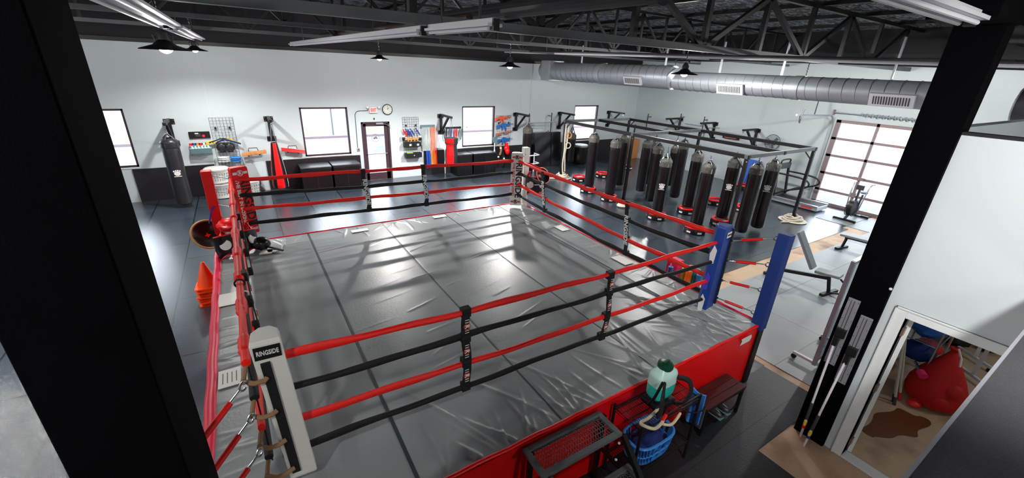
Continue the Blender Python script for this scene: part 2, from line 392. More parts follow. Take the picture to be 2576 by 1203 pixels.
obj('door_closer', MB().bb((4.1, YW-.06, 2.04), (4.35, YW+.02, 2.1)).bar((4.33, YW-.03, 2.07), (4.58, YW-.2, 2.0), .02, .015), 'aluminium', leaf)
lg = MB().torus((4.06, YW+.03, 1.56), .135, .006, (0, 1, 0), 28, 5)
lg.prism([(-.09, -.02), (-.05, .03), (-.02, .02), (.03, .07), (.04, .02), (.09, -.01), (.05, -.05), (0, -.03), (-.05, -.06)], (4.06, YW+.03, 1.56), (1, 0, 0), (0, 0, 1), (0, 1, 0), .004)
obj('crest_decal', lg, 'glass_logo', leaf)
# illegible small lettering on the glass: rows of little dashes
ld = MB()
for r_, (zz, n_) in enumerate(((1.19, 7), (1.12, 9), (1.06, 11))):
    for q in range(n_): ld.bb((4.2-.045*n_/2+q*.045, YW+.03, zz), (4.2-.045*n_/2+q*.045+.03, YW+.034, zz+(.05 if r_ == 0 else .03)))
obj('lettering_decal', ld, 'teal_print', leaf)
# garage door
ya, yb, zt = GAR; gd = MB(); x0, x1 = XR+.03, XR+.1
for yy, w in ((yb-.07, .14), (ya+.07, .14), (5.461, .08)): gd.bb((x0, yy-w/2, 0), (x1, yy+w/2, zt))
for zz, w in ((.06, .12), (.537, .08), (1.138, .08), (1.76, .08), (2.347, .08), (zt-.05, .1)): gd.bb((x0, ya, zz-w/2), (x1, yb, zz+w/2))
g2 = struct('door_2', gd, 'garage_frame')
zz = [.06, .537, 1.138, 1.76, 2.347, 2.93]
for i in range(5):
    for s0, s1 in ((ya+.14, 5.42), (5.50, yb-.14)): obj('pane', MB().bb((XR+.06, s0, zz[i]+.04), (XR+.066, s1, zz[i+1]-.04)), 'pane_glass', g2)
obj('lift_handle', MB().bb((XR-.02, 5.30, 1.1), (XR+.04, 5.62, 1.2)), 'garage_frame', g2)
obj('latch', MB().bb((XR-.02, 5.38, .5), (XR+.04, 5.54, .66)), 'garage_frame', g2)
tk = MB(); tk.bar((XR-.08, yb+.06, .1), (XR-.08, yb+.06, 2.75), .05, .05)
arc = [(XR-.08-.35*(1-math.cos(t)), yb+.06, 2.75+.35*math.sin(t)) for t in np.linspace(0, PI/2, 8)]
tk.tube(arc, .03, 6); tk.bar(arc[-1], (XR-2.75, yb+.06, 3.16), .05, .05)
obj('track', tk, 'galvanized_dull', g2)
hg = [(XR-2.5, yb+.06, 3.12), (XR-2.52, yb+.04, 2.95), (XR-2.56, yb, 2.92), (XR-2.58, yb, 3.05), (XR-2.5, yb, 3.35)]
obj('track_hanger', MB().tube(hg, .02, 6).bar((XR-1.6, yb+.06, 3.16), (XR-1.6, yb+.06, 3.75), .025, .025), 'steel_grey', g2)
sp = MB().cyl((XR-.12, yb+.1, 3.2), (XR-.12, 3.9, 3.2), .018, 8)
obj('spring_shaft', sp, 'galvanized_dull', g2)
hel = [(XR-.12+.05*math.cos(t), 6.0-1.6*t/(2*PI*11), 3.2+.05*math.sin(t)) for t in np.linspace(0, 2*PI*11, 11*10)]
obj('spring', MB().tube(hel, .014, 5), 'galvanized_dull', g2)
obj('bearing_plate', MB().box((XR-.08, yb+.12, 3.2), (.14, .03, .18)), 'garage_frame', g2)

# black wainscot along the window wall, white panel strips and pipes
for a, b in ((-2.88, -.93), (.46, 3.45), (5.86, 6.72), (6.78, 12.0), (12.0, XR-.3)):
    struct('wainscot', MB().bb((a, YW-.03, 0), (b, YW, .98)), 'wainscot')
for px in (556, 1340, 1592):
    p = W(px, 160); struct('trim_pilaster', MB().bb((p.x-.02, YW-.012, .98 if px > 1300 else 0), (p.x+.02, YW, ZW)), 'wall_paint')
for x in (-.75, 3.62, 5.35, 10.3): struct('trim_joint', MB().bb((x-.008, YW-.004, 1.0 if x > 6 else 2.2), (x+.008, YW, ZW)), 'office_paint')
struct('trim_rail', MB().bb((XL, YW-.1, ZW-.02), (XR, YW, ZW+.08)), 'steel_black')

# ------------------------------------------------------------------ black columns, office, mezzanine
struct('column', MB().bb((-.498, 1.15, 0), (-.286, 1.447, H_DECK)), 'column_paint', bev=.004)
struct('column', MB().bb((5.36, 1.08, 0), (5.60, 1.41, H_DECK)), 'column_paint', bev=.006)
struct('beam', MB().bb((4.7, 1.02, 4.62), (XR, 1.42, 5.4)), 'column_paint')
OX = 5.42; DY0, DY1, DZ = -.02, .90, 1.94
mb = MB()
for a, b, z0, z1 in wall_boxes(-3.5, 1.08, 0, 3.75, [(DY0, DY1, 0, DZ)]): mb.bb((OX, a, z0), (OX+.12, b, z1))
struct('wall_office', mb, 'office_paint')
struct('wall_office', MB().bb((OX+.12, 1.29, 0), (11, 1.41, 3.75)), 'office_paint')
struct('wall_office', MB().bb((10.9, -3.5, 0), (11, 1.29, 3.75)), 'office_paint')
struct('trim_coping', MB().bb((OX-.01, -3.5, 3.75), (OX+.14, 1.08, 3.775)), 'black_wall')
fr = MB(); w = .1
fr.bb((OX-.02, DY1, 0), (OX+.13, DY1+w, DZ+w)); fr.bb((OX-.02, DY0-w, 0), (OX+.13, DY0, DZ+w)); fr.bb((OX-.02, DY0, DZ), (OX+.13, DY1, DZ+w))
fr.bb((OX-.03, DY1+w-.02, 0), (OX, DY1+w, DZ+w)); fr.bb((OX-.03, DY0-w, DZ+w-.02), (OX, DY1+w, DZ+w)); fr.bb((OX-.02, DY0, 0), (OX+.13, DY1, .02))
d3 = struct('door_3', fr, 'trim_paint', bev=.004)
ang = math.radians(-13); hx, hy = OX+.13, DY1-.03; ex, ey = hx+.86*math.cos(ang), hy-.86*math.sin(ang)
lf3 = obj('door_leaf', MB().bar((hx, hy, DZ/2+.01), (ex, ey, DZ/2+.01), .04, DZ-.03), 'trim_paint', d3)
for z in (.2, 1.0, 1.75): obj('hinge', MB().box((OX+.1, DY1-.012, z), (.07, .02, .1)), 'hinge', d3)
obj('door_lever', MB().cyl((ex-.07, ey-.02, 1.0), (ex-.07, ey-.09, 1.0), .012, 8).bar((ex-.07, ey-.09, 1), (ex-.19, ey-.09, 1), .015, .02).cyl((ex-.07, ey-.02, 1), (ex-.07, ey-.035, 1), .03, 12), 'chrome', lf3)
# mezzanine landing with its carpet
struct('floor_mezzanine', MB().bb((1.0, -3.4, 2.55), (OX, .12, 2.75)), 'carpet')
struct('trim_nosing', MB().bb((1.0, .12, 2.68), (OX, .135, 2.758)), 'aluminium')

# ------------------------------------------------------------------ roof steel
def truss(y, z0, z1, half, ch, wb, lab, xf=7.27, x0=-8.9, x1=17.4):
    """chords along X, uprights every half panel, web members rising from the feet at xf + 2k*half"""
    t = thing('roof_truss', lab, 'roof truss', (4, y, z0), 'open web roof trusses')
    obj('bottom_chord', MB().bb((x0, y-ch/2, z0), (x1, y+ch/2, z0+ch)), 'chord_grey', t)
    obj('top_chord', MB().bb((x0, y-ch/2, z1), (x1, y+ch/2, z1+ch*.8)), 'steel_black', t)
    k = -int((xf-x0)/half)
    while xf+k*half < x1:
        x = xf+k*half; obj('upright', MB().bar((x, y, z0+ch*.5), (x, y, z1), wb*1.1, wb, (0, 1, 0)), 'steel_black', t)
        if xf+(k+1)*half < x1:
            p, q_ = ((x, y, z0+ch*.6), (x+half, y, z1)) if k % 2 == 0 else ((x, y, z1), (x+half, y, z0+ch*.6))
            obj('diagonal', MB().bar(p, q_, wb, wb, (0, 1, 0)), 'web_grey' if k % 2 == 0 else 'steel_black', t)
        k += 1
truss(5.2, 4.55, 5.6, 1.8, .11, .085, 'dark roof truss whose long grey bottom chord crosses the whole ceiling')
truss(8.7, 4.62, 5.6, .95, .07, .05, 'second roof truss back, over the far half of the ring', 6.6)
truss(12.4, 4.62, 5.6, .95, .07, .05, 'farthest roof truss, near the window wall', 6.2)
for k, x in enumerate((-6.5, -4.3, -2.1, .1, 2.3, 4.5, 6.7, 8.9, 11.1, 13.3, 15.5)):
    t = thing('roof_joist', 'black purlin under the roof deck, %s from the left' % ('first', 'second', 'third', 'fourth', 'fifth', 'sixth', 'seventh', 'eighth', 'ninth', 'tenth', 'eleventh')[k], 'roof joist', (x, 8, 5.66), 'black purlins under the roof deck')
    obj('flange', MB().bb((x-.05, 1.4, 5.66), (x+.05, YW, 5.675)), 'steel_black', t); obj('web', MB().bb((x-.012, 1.4, 5.675), (x+.012, YW, 5.75)), 'steel_black', t)
# bracing rods between trusses, seen as thin white lines
for k, (x, z, r, m_) in enumerate(((8.4, 4.47, .022, 'steel_grey'), (9.4, 4.46, .028, 'white_metal'), (12.6, 4.52, .03, 'steel_black'), (13.6, 4.6, .022, 'white_metal'), (15.2, 4.6, .03, 'steel_black'), (16.4, 4.62, .02, 'white_metal'))):
    single('conduit', MB().cyl((x, 1.5, z), (x, YW-.05, z+.25), r, 8), m_, ('thin grey conduit pipe under the trusses just left of the air duct', 'white conduit pipe running above the left flank of the air duct', 'black sprinkler pipe above the air duct', 'white conduit pipe above the right side of the air duct', 'second black sprinkler pipe, between the duct and the garage wall', 'thin white conduit pipe nearest the garage door wall')[k], 'pipe', (x, 8, z), 'pipes above the air duct')
single('main_pipe', MB().cyl((3.25, 2.9, 4.80), (3.0, 7.4, 4.82), .10, 16).cyl((3.25, 2.8, 4.8), (3.25, 2.92, 4.8), .12, 16), 'steel_grey', 'thick black pipe with a flanged end high over the ring', 'pipe', (3.1, 5, 4.8))
single('sprinkler_pipe', MB().cyl((2.75, 5.5, 4.72), (2.4, 14.5, 4.78), .05, 12), 'pipe_rust', 'thin rusty brown sprinkler pipe beside the white strip light', 'pipe', (2.6, 9, 4.7))
def strip(label, a, b, w, gap=None):
    a, b = Vector(a), Vector(b); t = thing('strip_light', label, 'strip light', tuple((a+b)/2), 'unlit white strip lights')
    obj('reflector', MB().bar(a, b, w, .025), 'white_metal', t); d = (b-a).normalized(); s = d.cross(Vector((0, 0, 1)))
    obj('ballast_box', MB().bar(a+Vector((0, 0, .03)), b+Vector((0, 0, .03)), w*.4, .05), 'white_metal', t)
    for q in (-.25, .25): obj('tube', MB().cyl(a+d*.05+s*q*w-Vector((0, 0, .03)), b-d*.05+s*q*w-Vector((0, 0, .03)), .016, 8), 'white_metal', t)
    
    for e_ in (a, b): obj('end_cap', MB().box(e_, (.06, .06, .1)), 'steel_black', t)
    for q in (.2, .8): obj('chain', MB().cyl(a.lerp(b, q), a.lerp(b, q)+Vector((0, 0, .5)), .012, 6), 'steel_black', t)
strip('white strip light overhead at left, the nearer of the two in line', (-.60, 3.2, 4.45), (-.60, 7.3, 4.45), .30)
strip('white strip light overhead at left, the farther one above the small pendant lamp', (-.60, 7.7, 4.45), (-.55, 13.2, 4.45), .30)
strip('white strip light over the ring centre, nearer half of the pair in line', (2.08, 3.65, 4.48), (1.97, 4.9, 4.48), .16)
strip('white strip light over the ring centre, farther half of the pair in line', (1.95, 5.1, 4.48), (1.55, 14.2, 4.48), .16)
strip('white strip light overhead at right beside the black column', (2.4, 1.13, 4.6), (4.62, 1.13, 4.6), .19)

# pendant lamps
def make_pendant(scale=1.0):
    t = thing('pendant_lamp', 'p', 'pendant lamp', (0, 0, 0), 'black saucer pendant lamps')
    s = scale
    obj('shade', MB().lathe([(.07*s, .10*s), (.10*s, .08*s), (.15*s, .03*s), (.33*s, -.03*s), (.34*s, -.045*s), (.31*s, -.04*s), (.14*s, .02*s), (.08*s, .06*s)], (0, 0, 0), 28, caps=False), 'lamp_black', t, smooth=True)
    obj('bulb', MB().ball((0, 0, -.02*s), (.09*s, .09*s, .075*s), 14, 8), 'bulb', t, smooth=True)
    obj('socket', MB().lathe([(.05*s, .08*s), (.07*s, .1*s), (.06*s, .2*s), (.03*s, .24*s), (.01*s, .25*s)], (0, 0, 0), 14), 'steel_grey', t, smooth=True)
    obj('cage_arm', MB().tube([(.1*s, 0, .08*s), (.12*s, 0, .16*s), (.04*s, 0, .24*s)], .012*s, 6).tube([(-.1*s, 0, .08*s), (-.12*s, 0, .16*s), (-.04*s, 0, .24*s)], .012*s, 6), 'steel_grey', t)
    obj('chain', MB().tube([(0.008*math.sin(i*2.1), .008*math.cos(i*1.7), .24*s+i*.02) for i in range(int((4.9-4.2-.24*s)/.02))], .012, 6), 'chrome', t)
    return t
LAMPS = [(-.80, 8.83, 4.2, 1.0, (110, 60), 'black saucer pendant lamp at upper left, the largest in view'), (-.66, 13.4, 4.22, .78, (60, 460), 'small black pendant lamp behind the larger one at upper left'),
         (3.42, 12.2, 4.23, .72, (150, 1000), 'pendant lamp hanging before the wall above the exit sign'), (7.1, 11.5, 4.2, .98, (210, 1500), 'black pendant lamp hanging left of the duct end'), (9.0, 6.78, 4.2, .9, (360, 60), 'black pendant lamp in front of the middle of the air duct')]
LCOL = (1, .965, .92)
def lamp_light(p, power, down=0, cone=154, col=LCOL, r=.07):
    """a bare bulb below its saucer, plus the share the saucer throws downwards"""
    L = bpy.data.lights.new('lamp', 'POINT'); L.energy = power; L.color = col; L.shadow_soft_size = r
    o = bpy.data.objects.new('lamp_glow', L); C.objects.link(o); o.location = p
    if down:
        L = bpy.data.lights.new('lamp_reflector', 'SPOT'); L.energy = down; L.color = col; L.shadow_soft_size = r; L.spot_size = math.radians(cone); L.spot_blend = .55
        o = bpy.data.objects.new('lamp_reflector_glow', L); C.objects.link(o); o.location = p
for x, y, z, s, pw_, l in LAMPS:
    t = make_pendant(s); t.location = (x, y, z); t['label'] = l; WPOS[t.name] = Vector((x, y, z))
    lamp_light((x, y, z-.02-.1*s), *pw_)
# unseen pendants added for brightness, out of frame or hidden behind column and duct
for k, (x, y, z, p, l) in enumerate(((-5.4, 11.4, 4.2, 120, 'far left corner'), (-5.4, 7.6, 4.2, 200, 'left aisle'), (-5.6, 4.8, 4.2, 140, 'near left aisle'), (13.6, 3.2, 4.2, 480, 'weight benches'), (-1.9, .55, 4.5, 190, 'near end of the ring'), (14.0, 11.0, 3.98, 260, 'rig from behind the air duct'), (13.9, 6.4, 3.98, 260, 'garage wall from behind the air duct'))):
    t = make_pendant(.9); t.location = (x, y, z); WPOS[t.name] = Vector((x, y, z)); t['label'] = ('added unseen black saucer pendant lamp lighting the ' if 'behind' in l else 'added unseen black saucer pendant lamp, lighting the ')+l
    lamp_light((x, y, z-.12), p, *((900, 100) if 'near left' in l else (620, 124) if 'left aisle' in l else ()))
lamp_light((8.6, -1.2, 3.3), 60, r=.1)  # unseen fill light added inside the storage room, no fixture modelled
lamp_light((2.4, -1.3, 1.6), 55, r=.1)  # added fill under the mezzanine that brightens the red apron
lamp_light((1.4, -2.2, 4.6), 90, r=.1)  # added fill above the mezzanine, out of view, for the carpet ledge
# unseen spot added over the mezzanine to brighten the office wall
L = bpy.data.lights.new('added_wall_spot', 'SPOT'); L.energy = 520; L.color = LCOL; L.shadow_soft_size = .12; L.spot_size = math.radians(120); L.spot_blend = 1.0
o = bpy.data.objects.new('added_wall_spot_glow', L); C.objects.link(o); o.location = (2.6, -.7, 4.5); o.rotation_euler = (Vector((5.42, .5, 2.4))-Vector((2.6, -.7, 4.5))).to_track_quat('-Z', 'Y').to_euler()

# ------------------------------------------------------------------ air duct
t = thing('air_duct', 'long round galvanized spiral air duct under the ceiling', 'air duct', (11, 8, 4))
DX = 11.0
obj('duct_section', MB().cyl((DX, 15.05, 4.1), (DX, 8.62, 4.07), .33, 40), 'galvanized', t, smooth=True, label='wider far duct section')
obj('duct_section', MB().cyl((DX, 8.5, 4.0), (DX, 2.3, 3.98), .25, 40), 'galvanized', t, smooth=True, label='narrower near duct section')
obj('reducer', MB().cyl((DX, 8.62, 4.07), (DX, 8.5, 4.0), .33, 40, .25), 'galvanized_dull', t, smooth=True)
obj('end_cap', MB().ball((DX, 15.05, 4.1), (.26, .3, .26), 20, 12), 'galvanized_dull', t, smooth=True)
obj('end_box', MB().box((DX, 14.55, 4.1), (.72, .55, .74)), 'galvanized_dull', t, bev=.01)
for yy, r, z in ((11.6, .345, 4.085), (5.15, .262, 3.99)): obj('joint_collar', MB().cyl((DX, yy+.09, z), (DX, yy-.09, z), r, 36), 'galvanized_dull', t, smooth=True)
seam = MB()
for yy in np.arange(2.5, 8.4, .24): seam.tube([(DX+.251*math.cos(a), yy+.03*math.sin(a), 3.99+.251*math.sin(a)) for a in np.linspace(0, 2*PI, 30)], .004, 4)
obj('spiral_seam', seam, 'steel_grey', t); seam = MB()
for yy in np.arange(8.8, 14.2, .3): seam.tube([(DX+.331*math.cos(a), yy+.03*math.sin(a), 4.085+.331*math.sin(a)) for a in np.linspace(0, 2*PI, 30)], .004, 4)
obj('spiral_seam', seam, 'steel_grey', t)
for yy, r, z in ((9.9, .33, 4.08), (6.65, .25, 3.99), (3.3, .25, 3.98)):
    a = -2.72; nx, nz = math.cos(a), math.sin(a); c = Vector((DX+nx*(r+.03), yy, z+nz*(r+.03)))
    R = Matrix((Vector((0, 1, 0)), Vector((-nz, 0, nx)), Vector((nx, 0, nz)))).transposed()
    f = obj('register', MB().box(c, (.72, .26, .06), R), 'white_metal', t, bev=.005)
    sl = MB()
    for i in range(14): sl.box(c+Vector((0, -.28+.043*i, 0))+Vector((nx, 0, nz))*.03, (.018, .16, .012), R)
    obj('louvre', sl, 'steel_grey', f)
for yy in (12.8, 9.0, 7.2, 5.6, 3.5): obj('hanger_strap', MB().bar((DX, yy, 4.25), (DX, yy, 5.0), .03, .05), 'galvanized_dull', t)
t = thing('duct_elbow', 'dark round duct end peeking out right of the black column', 'duct', (DX, 1.2, 3.9))
obj('duct_body', MB().cyl((DX, 1.70, 3.93), (DX, .2, 3.93), .26, 32), 'steel_grey', t, smooth=True); obj('rim', MB().torus((DX, 1.7, 3.93), .26, .012, (0, 1, 0), 32, 6), 'galvanized_dull', t)

# ------------------------------------------------------------------ boxing ring (one thing; everything on it that belongs to it is its part)
RX0, RX1, RY0, RY1, RZ = -.69, 5.66, 2.26, 8.42, .989
ring = thing('boxing_ring', 'raised boxing ring with glossy grey canvas, red and black ropes and red apron', 'boxing ring', (2.48, 5.34, 0))
NX, NY = 400, 388
xs = np.linspace(RX0, RX1, NX); ys = np.linspace(RY0, RY1, NY); XX, YY = np.meshgrid(xs, ys); Z = np.zeros_like(XX)
def wrinkle(x0, y0, x1, y1, w, h):
    global Z
    dx, dy = x1-x0, y1-y0; L = math.hypot(dx, dy)
    t = ((XX-x0)*dx+(YY-y0)*dy)/L/L; bend = .03*L*np.sin(PI*np.clip(t, 0, 1))*random.uniform(-1, 1)
    d = ((XX-x0)*-dy+(YY-y0)*dx)/L-bend
    Z += h*np.exp(-(d/w)**2)*np.clip(np.minimum(t*6, (1-t)*2.2), 0, 1)
R_ = random.uniform
for i in range(46):      # pulled folds along the near edge
    x = R_(.9, 5.4); a = R_(-.5, .7); L = R_(.25, .9) if random.random() < .8 else R_(.9, 1.5)
    wrinkle(x, RY0+.02, x-math.sin(a)*L, RY0+math.cos(a)*L, R_(.012, .022), R_(.008, .018))
for i in range(34):      # the near right corner, heavily gathered
    x = R_(4.5, 5.62); y = R_(2.28, 3.6); a = R_(-.2, 1.1); L = R_(.3, 1.1)
    wrinkle(x, y, x-math.sin(a)*L, y+math.cos(a)*L, R_(.012, .024), R_(.008, .019))
for i in range(30):      # far edge
    x = R_(-.5, 5.0); a = R_(-.8, .8); L = R_(.2, .8)
    wrinkle(x, RY1-.03, x-math.sin(a)*L, RY1-math.cos(a)*L, R_(.014, .024), R_(.006, .014))
for i in range(30):      # left strip
    y = R_(2.6, 8.2); L = R_(.2, .6); wrinkle(RX0+.02, y, RX0+L, y+R_(-.1, .1), R_(.014, .024), R_(.005, .01))
for i in range(24):      # right edge
    y = R_(3.5, 8.2); L = R_(.2, .7); wrinkle(RX1-.02, y, RX1-L, y+R_(-.3, .05), R_(.014, .022), R_(.004, .01))
for i in range(26):      # loose long folds mid canvas
    x, y = R_(.2, 3.2), R_(3.5, 7.4); L = R_(.3, 1.0); a = R_(.15, .45); wrinkle(x, y, x+L*math.cos(a), y+L*math.sin(a), R_(.012, .02), R_(.003, .007))
for i in range(5):
    sx_ = RX0+1.42*(i+1); Z -= .003*np.exp(-((XX-sx_)/.012)**2)
Z += .0015*np.sin(XX*3.1+.7*np.sin(YY*2.3))*np.sin(YY*2.7)
v = np.stack([XX, YY, RZ+Z], -1).reshape(-1, 3)
idx = np.arange(NX*NY).reshape(NY, NX); q = np.stack([idx[:-1, :-1], idx[:-1, 1:], idx[1:, 1:], idx[1:, :-1]], -1).reshape(-1, 4)
me = bpy.data.meshes.new('canvas'); b0 = np.array(WPOS[ring.name]); me.from_pydata((v-b0).tolist(), [], q.tolist()); me.materials.append(M['canvas'])
me.polygons.foreach_set('use_smooth', [True]*len(me.polygons)); me.update()
cv = bpy.data.objects.new('canvas', me); C.objects.link(cv); cv.parent = ring; WPOS[cv.name] = WPOS[ring.name]
for sx_, m_ in ((.734, .016), (2.157, .006), (3.58, .005), (5.0, .005)):
    obj('canvas_seam', MB().bb((sx_-m_, RY0+.03, RZ+.002), (sx_+m_, RY1-.03, RZ+.0048)), 'tape', ring)
obj('platform', MB().bb((RX0+.03, RY0+.03, .02), (RX1-.03, RY1-.03, RZ-.03)), 'black_fabric', ring)
def apron(p, q_, n):
    p, q_, n = Vector(p), Vector(q_), Vector(n)
    def fn(u, v_): return p.lerp(q_, u)+n*(.012+.012*math.sin(u*23+2*v_)*v_*.7+.006*math.sin(u*61)*v_)+Vector((0, 0, RZ-.03-v_*(RZ-.06)))
    return obj('apron_skirt', MB().sheet(fn, 90, 8, .006, n), 'red_vinyl', ring, smooth=True)
ap = apron((RX0, RY0, 0), (RX1, RY0, 0), (0, -1, 0)); apron((RX1, RY0, 0), (RX1, RY1, 0), (1, 0, 0)); apron((RX1, RY1, 0), (RX0, RY1, 0), (0, 1, 0)); apron((RX0, RY1, 0), (RX0, RY0, 0), (-1, 0, 0))
def edge(a, b, r, m, rh=None):
    a, b = Vector(a), Vector(b); n = 40
    return obj('edge_roll', MB().tube([a.lerp(b, i/n)+Vector((.004*math.sin(i*1.3), .004*math.sin(i*1.7), .003*math.sin(i*2.1))) for i in range(n+1)], r, 10, up=(0, 0, 1), rh=rh or r), m, ring, smooth=True)
edge((RX0, RY0, RZ), (RX1, RY0, RZ-.01), .02, 'red_vinyl'); edge((RX1, RY0, RZ), (RX1, RY1, RZ), .02, 'red_edge'); edge((RX1, RY1, RZ), (RX0, RY1, RZ), .018, 'red_edge'); edge((RX0-.02, RY1, RZ), (RX0-.02, RY0, RZ), .05, 'red_edge', .03)
# label on the near apron's right end
lb = obj('apron_label', MB().prism([(-.13, -.05), (.1, -.05), (.13, 0), (.1, .05), (-.13, .05), (-.1, 0)], (5.27, RY0-.04, .88), (1, 0, 0), (0, 0, 1), (0, -1, 0), .003), 'white_print', ap)
# outer posts
def post(x, y, m, top=2.33):
    p = obj('corner_post', MB().bb((x-.06, y-.06, 0), (x+.06, y+.06, 1.0)), 'steel_black' if m == 'blue_fabric' else m, ring, label='black lower post' if m == 'blue_fabric' else None)
    obj('post_sleeve', MB().bb((x-.075, y-.075, .92), (x+.075, y+.075, top)), m, p, bev=.012); return p
post(RX1-.02, RY0+.02, 'blue_fabric'); post(RX1+.09, RY1-.0, 'white_vinyl', 2.37); post(RX0+.05, RY1+.02, 'red_paint', 2.34); post(RX0+.02, RY0+.02, 'white_vinyl')
# rope corners
RC = {'nl': (-.16, 2.88), 'nr': (5.28, 2.88), 'fr': (5.30, 8.10), 'fl': (-.25, 8.10)}
ZR = {'nl': (2.17, 1.87, 1.58, 1.28), 'nr': (2.08, 1.79, 1.49, 1.21), 'fr': (2.14, 1.87, 1.60, 1.34), 'fl': (2.22, 1.96, 1.71, 1.51)}
ZLF = {'nl': (2.17, 1.87, 1.58, 1.28), 'fl': (2.22, 1.96, 1.71, 1.45)}
def rope(a, b, za, zb, m, sag, k, h0=.036, th=.016, h1=None):
    n = 44; pts = []; hs = []; ws = []; h1 = h1 or h0
    for i in range(n+1):
        u = i/n; p = Vector((a[0]+(b[0]-a[0])*u, a[1]+(b[1]-a[1])*u, za+(zb-za)*u-sag*4*u*(1-u)+.006*math.sin(u*17+k*2)+.004*math.sin(u*41+k)))
        pts.append(p); j = .82+.18*math.sin(u*29+k*3)*math.sin(u*13+k); hh = (h0+(h1-h0)*u)*j; hs.append(hh); ws.append(th+.5*(h0-hh if hh < h0 else 0))
    return obj('rope', MB().tube(pts, ws, 10, up=(0, 0, 1), rh=hs), m, ring, smooth=True)
for k in range(4):
    m = 'red_fabric' if k % 2 == 0 else 'black_fabric'
    rope(RC['nl'], RC['nr'], ZR['nl'][k], ZR['nr'][k], m, (.05, .0, .03, .0)[k], k, .042, .018, .03)
    rope(RC['fr'], RC['nr'], ZR['fr'][k], (2.16, 1.86, 1.50, 1.24)[k], m, (.06, .05, .05, .04)[k], k+4, .042, .018, .046)
    rope(RC['fl'], RC['fr'], ZLF['fl'][k] if k == 3 else ZR['fl'][k], ZR['fr'][k], m, (.0, .04, .01, .01)[k], k+8, .04, .018, .04)
    rope((-.315, 8.12), (-.25, 2.9), ZR['fl'][k], ZR['nl'][k], m, .03, k+12, .04, .026)
    obj('rope_wrap', MB().torus((-.265, 4.2+.35*k, ZR['nl'][k]+.0), .04, .009, (0, 1, 0), 16, 6), 'white_print' if k % 2 else 'black_fabric', ring)
# bunched sleeves on the left top rope
for i in range(8):
    y = 3.15+i*.62; s = .8+.2*math.sin(i*2.3); obj('rope_bunch', MB().lathe([(.03, -.15*s), (.043, -.12*s), (.038, -.08*s), (.045, -.03*s), (.04, .02*s), (.046, .06*s), (.036, .12*s), (.03, .15*s)], (-.25-.0125*(y-2.9), y, ZR['nl'][0]+.05*(y-2.9)/5.2-.12*(y-2.9)/5.2*(1-(y-2.9)/5.2)), 12, (0, 1, 0)), 'red_fabric', ring, smooth=True)
# turnbuckles
def turnbuckle(a, b, cover=True):
    a, b = Vector(a), Vector(b); t = obj('turnbuckle', MB().cyl(a.lerp(b, .12), a.lerp(b, .88), .009, 8).torus(a.lerp(b, .06), .03, .008, (b-a).cross(Vector((0, 0, 1))), 14, 6).torus(a.lerp(b, .94), .03, .008, (b-a).cross(Vector((0, 0, 1))), 14, 6), 'chrome', ring)
    if cover: obj('rubber_cover', MB().cyl(a.lerp(b, .3), a.lerp(b, .72), .02, 12), 'rubber_red', t, smooth=True)
for k in range(4):
    turnbuckle((RX1-.07, RY0+.07, (2.26, 1.88, 1.5, 1.14)[k]), (5.34, 2.84, ZR['nr'][k]))
    turnbuckle((RX0+.07, RY0+.07, (1.98, 1.72, 1.45, 1.2)[k]), (-.26, 2.76, (2.12, 1.84, 1.52, 1.19)[k]))
    turnbuckle((RX1+.03, RY1-.07, (2.2, 1.94, 1.7, 1.44)[k]), (5.36, 8.2, ZR['fr'][k]))
    turnbuckle((RX0+.1, RY1-.03, (2.27, 2.0, 1.76, 1.5)[k]), (-.3, 8.2, ZR['fl'][k]), False)
# corner pads: wedge cushions lashed over the rope corners; face = horizontal normal of the printed face
def pad(c, face, wf, dep, z0, z1, m, lean=(0, 0)):
    n = Vector((face[0], face[1], 0)).normalized(); r = (-n).cross(Vector((0, 0, 1)))
    P_ = [(-wf/2, 0), (wf/2, 0), (wf*.46, -dep*.7), (wf*.2, -dep), (-wf*.2, -dep), (-wf*.46, -dep*.7)]; k = len(P_); v_ = []
    def ring_(z, f, s): o = Vector((c[0]+lean[0]*f, c[1]+lean[1]*f, z)); return [o+r*(p[0]*s)+n*(p[1]*s+dep*.5*(1-s)*-1) for p in P_]
    for z, f, s in ((z0, 0, .94), (z0+.02, 0, 1), (z1-.03, 1, 1), (z1, 1, .92)): v_ += ring_(z, f, s)
    mb = MB(); mb.add(v_, [tuple(range(k)), tuple(range(4*k-1, 3*k-1, -1))]+[(q_*k+(i+1) % k, q_*k+i, (q_+1)*k+i, (q_+1)*k+(i+1) % k) for q_ in range(3) for i in range(k)])
    mb.f = [tuple(reversed(f)) for f in mb.f]
    def at(u, f): return Vector((c[0]+lean[0]*f, c[1]+lean[1]*f, z0+(z1-z0)*f))+r*u+n*.004
    dn = (at(0, 0)-at(0, 1)).normalized()
    return obj('corner_pad', mb, m, ring, bev=.006), at, r, n, dn
def pad_text(P, cols, wf):
    pd, at, r, n, dn = P
    text('RINGSIDE', .205, cols[0], pd, 'lettering', at(wf*.17, .49), dn, r, bold=.005, sx=.95)
    text('THE BEST IN BOXING', .078, cols[1], pd, 'lettering', at(-wf*.27, .5), dn, r, bold=.002, sx=1.05)
    for f in (.92, .075):
        text('R', .085, cols[2], pd, 'badge', at(0, f), r, -dn, bold=.004)
        obj('badge_ring', MB().torus(at(0, f), .045, .006, n, 20, 5), cols[2], pd)
        for s in (-1, 1): obj('badge_bar', MB().bar(at(s*.085-.03, f), at(s*.085+.03, f), .006, .04), cols[3], pd)
Pn = pad((-.045, 2.79), (-.05, -1), .19, .19, 1.07, 2.38, 'white_vinyl', (-.07, 0)); pn = Pn[0]
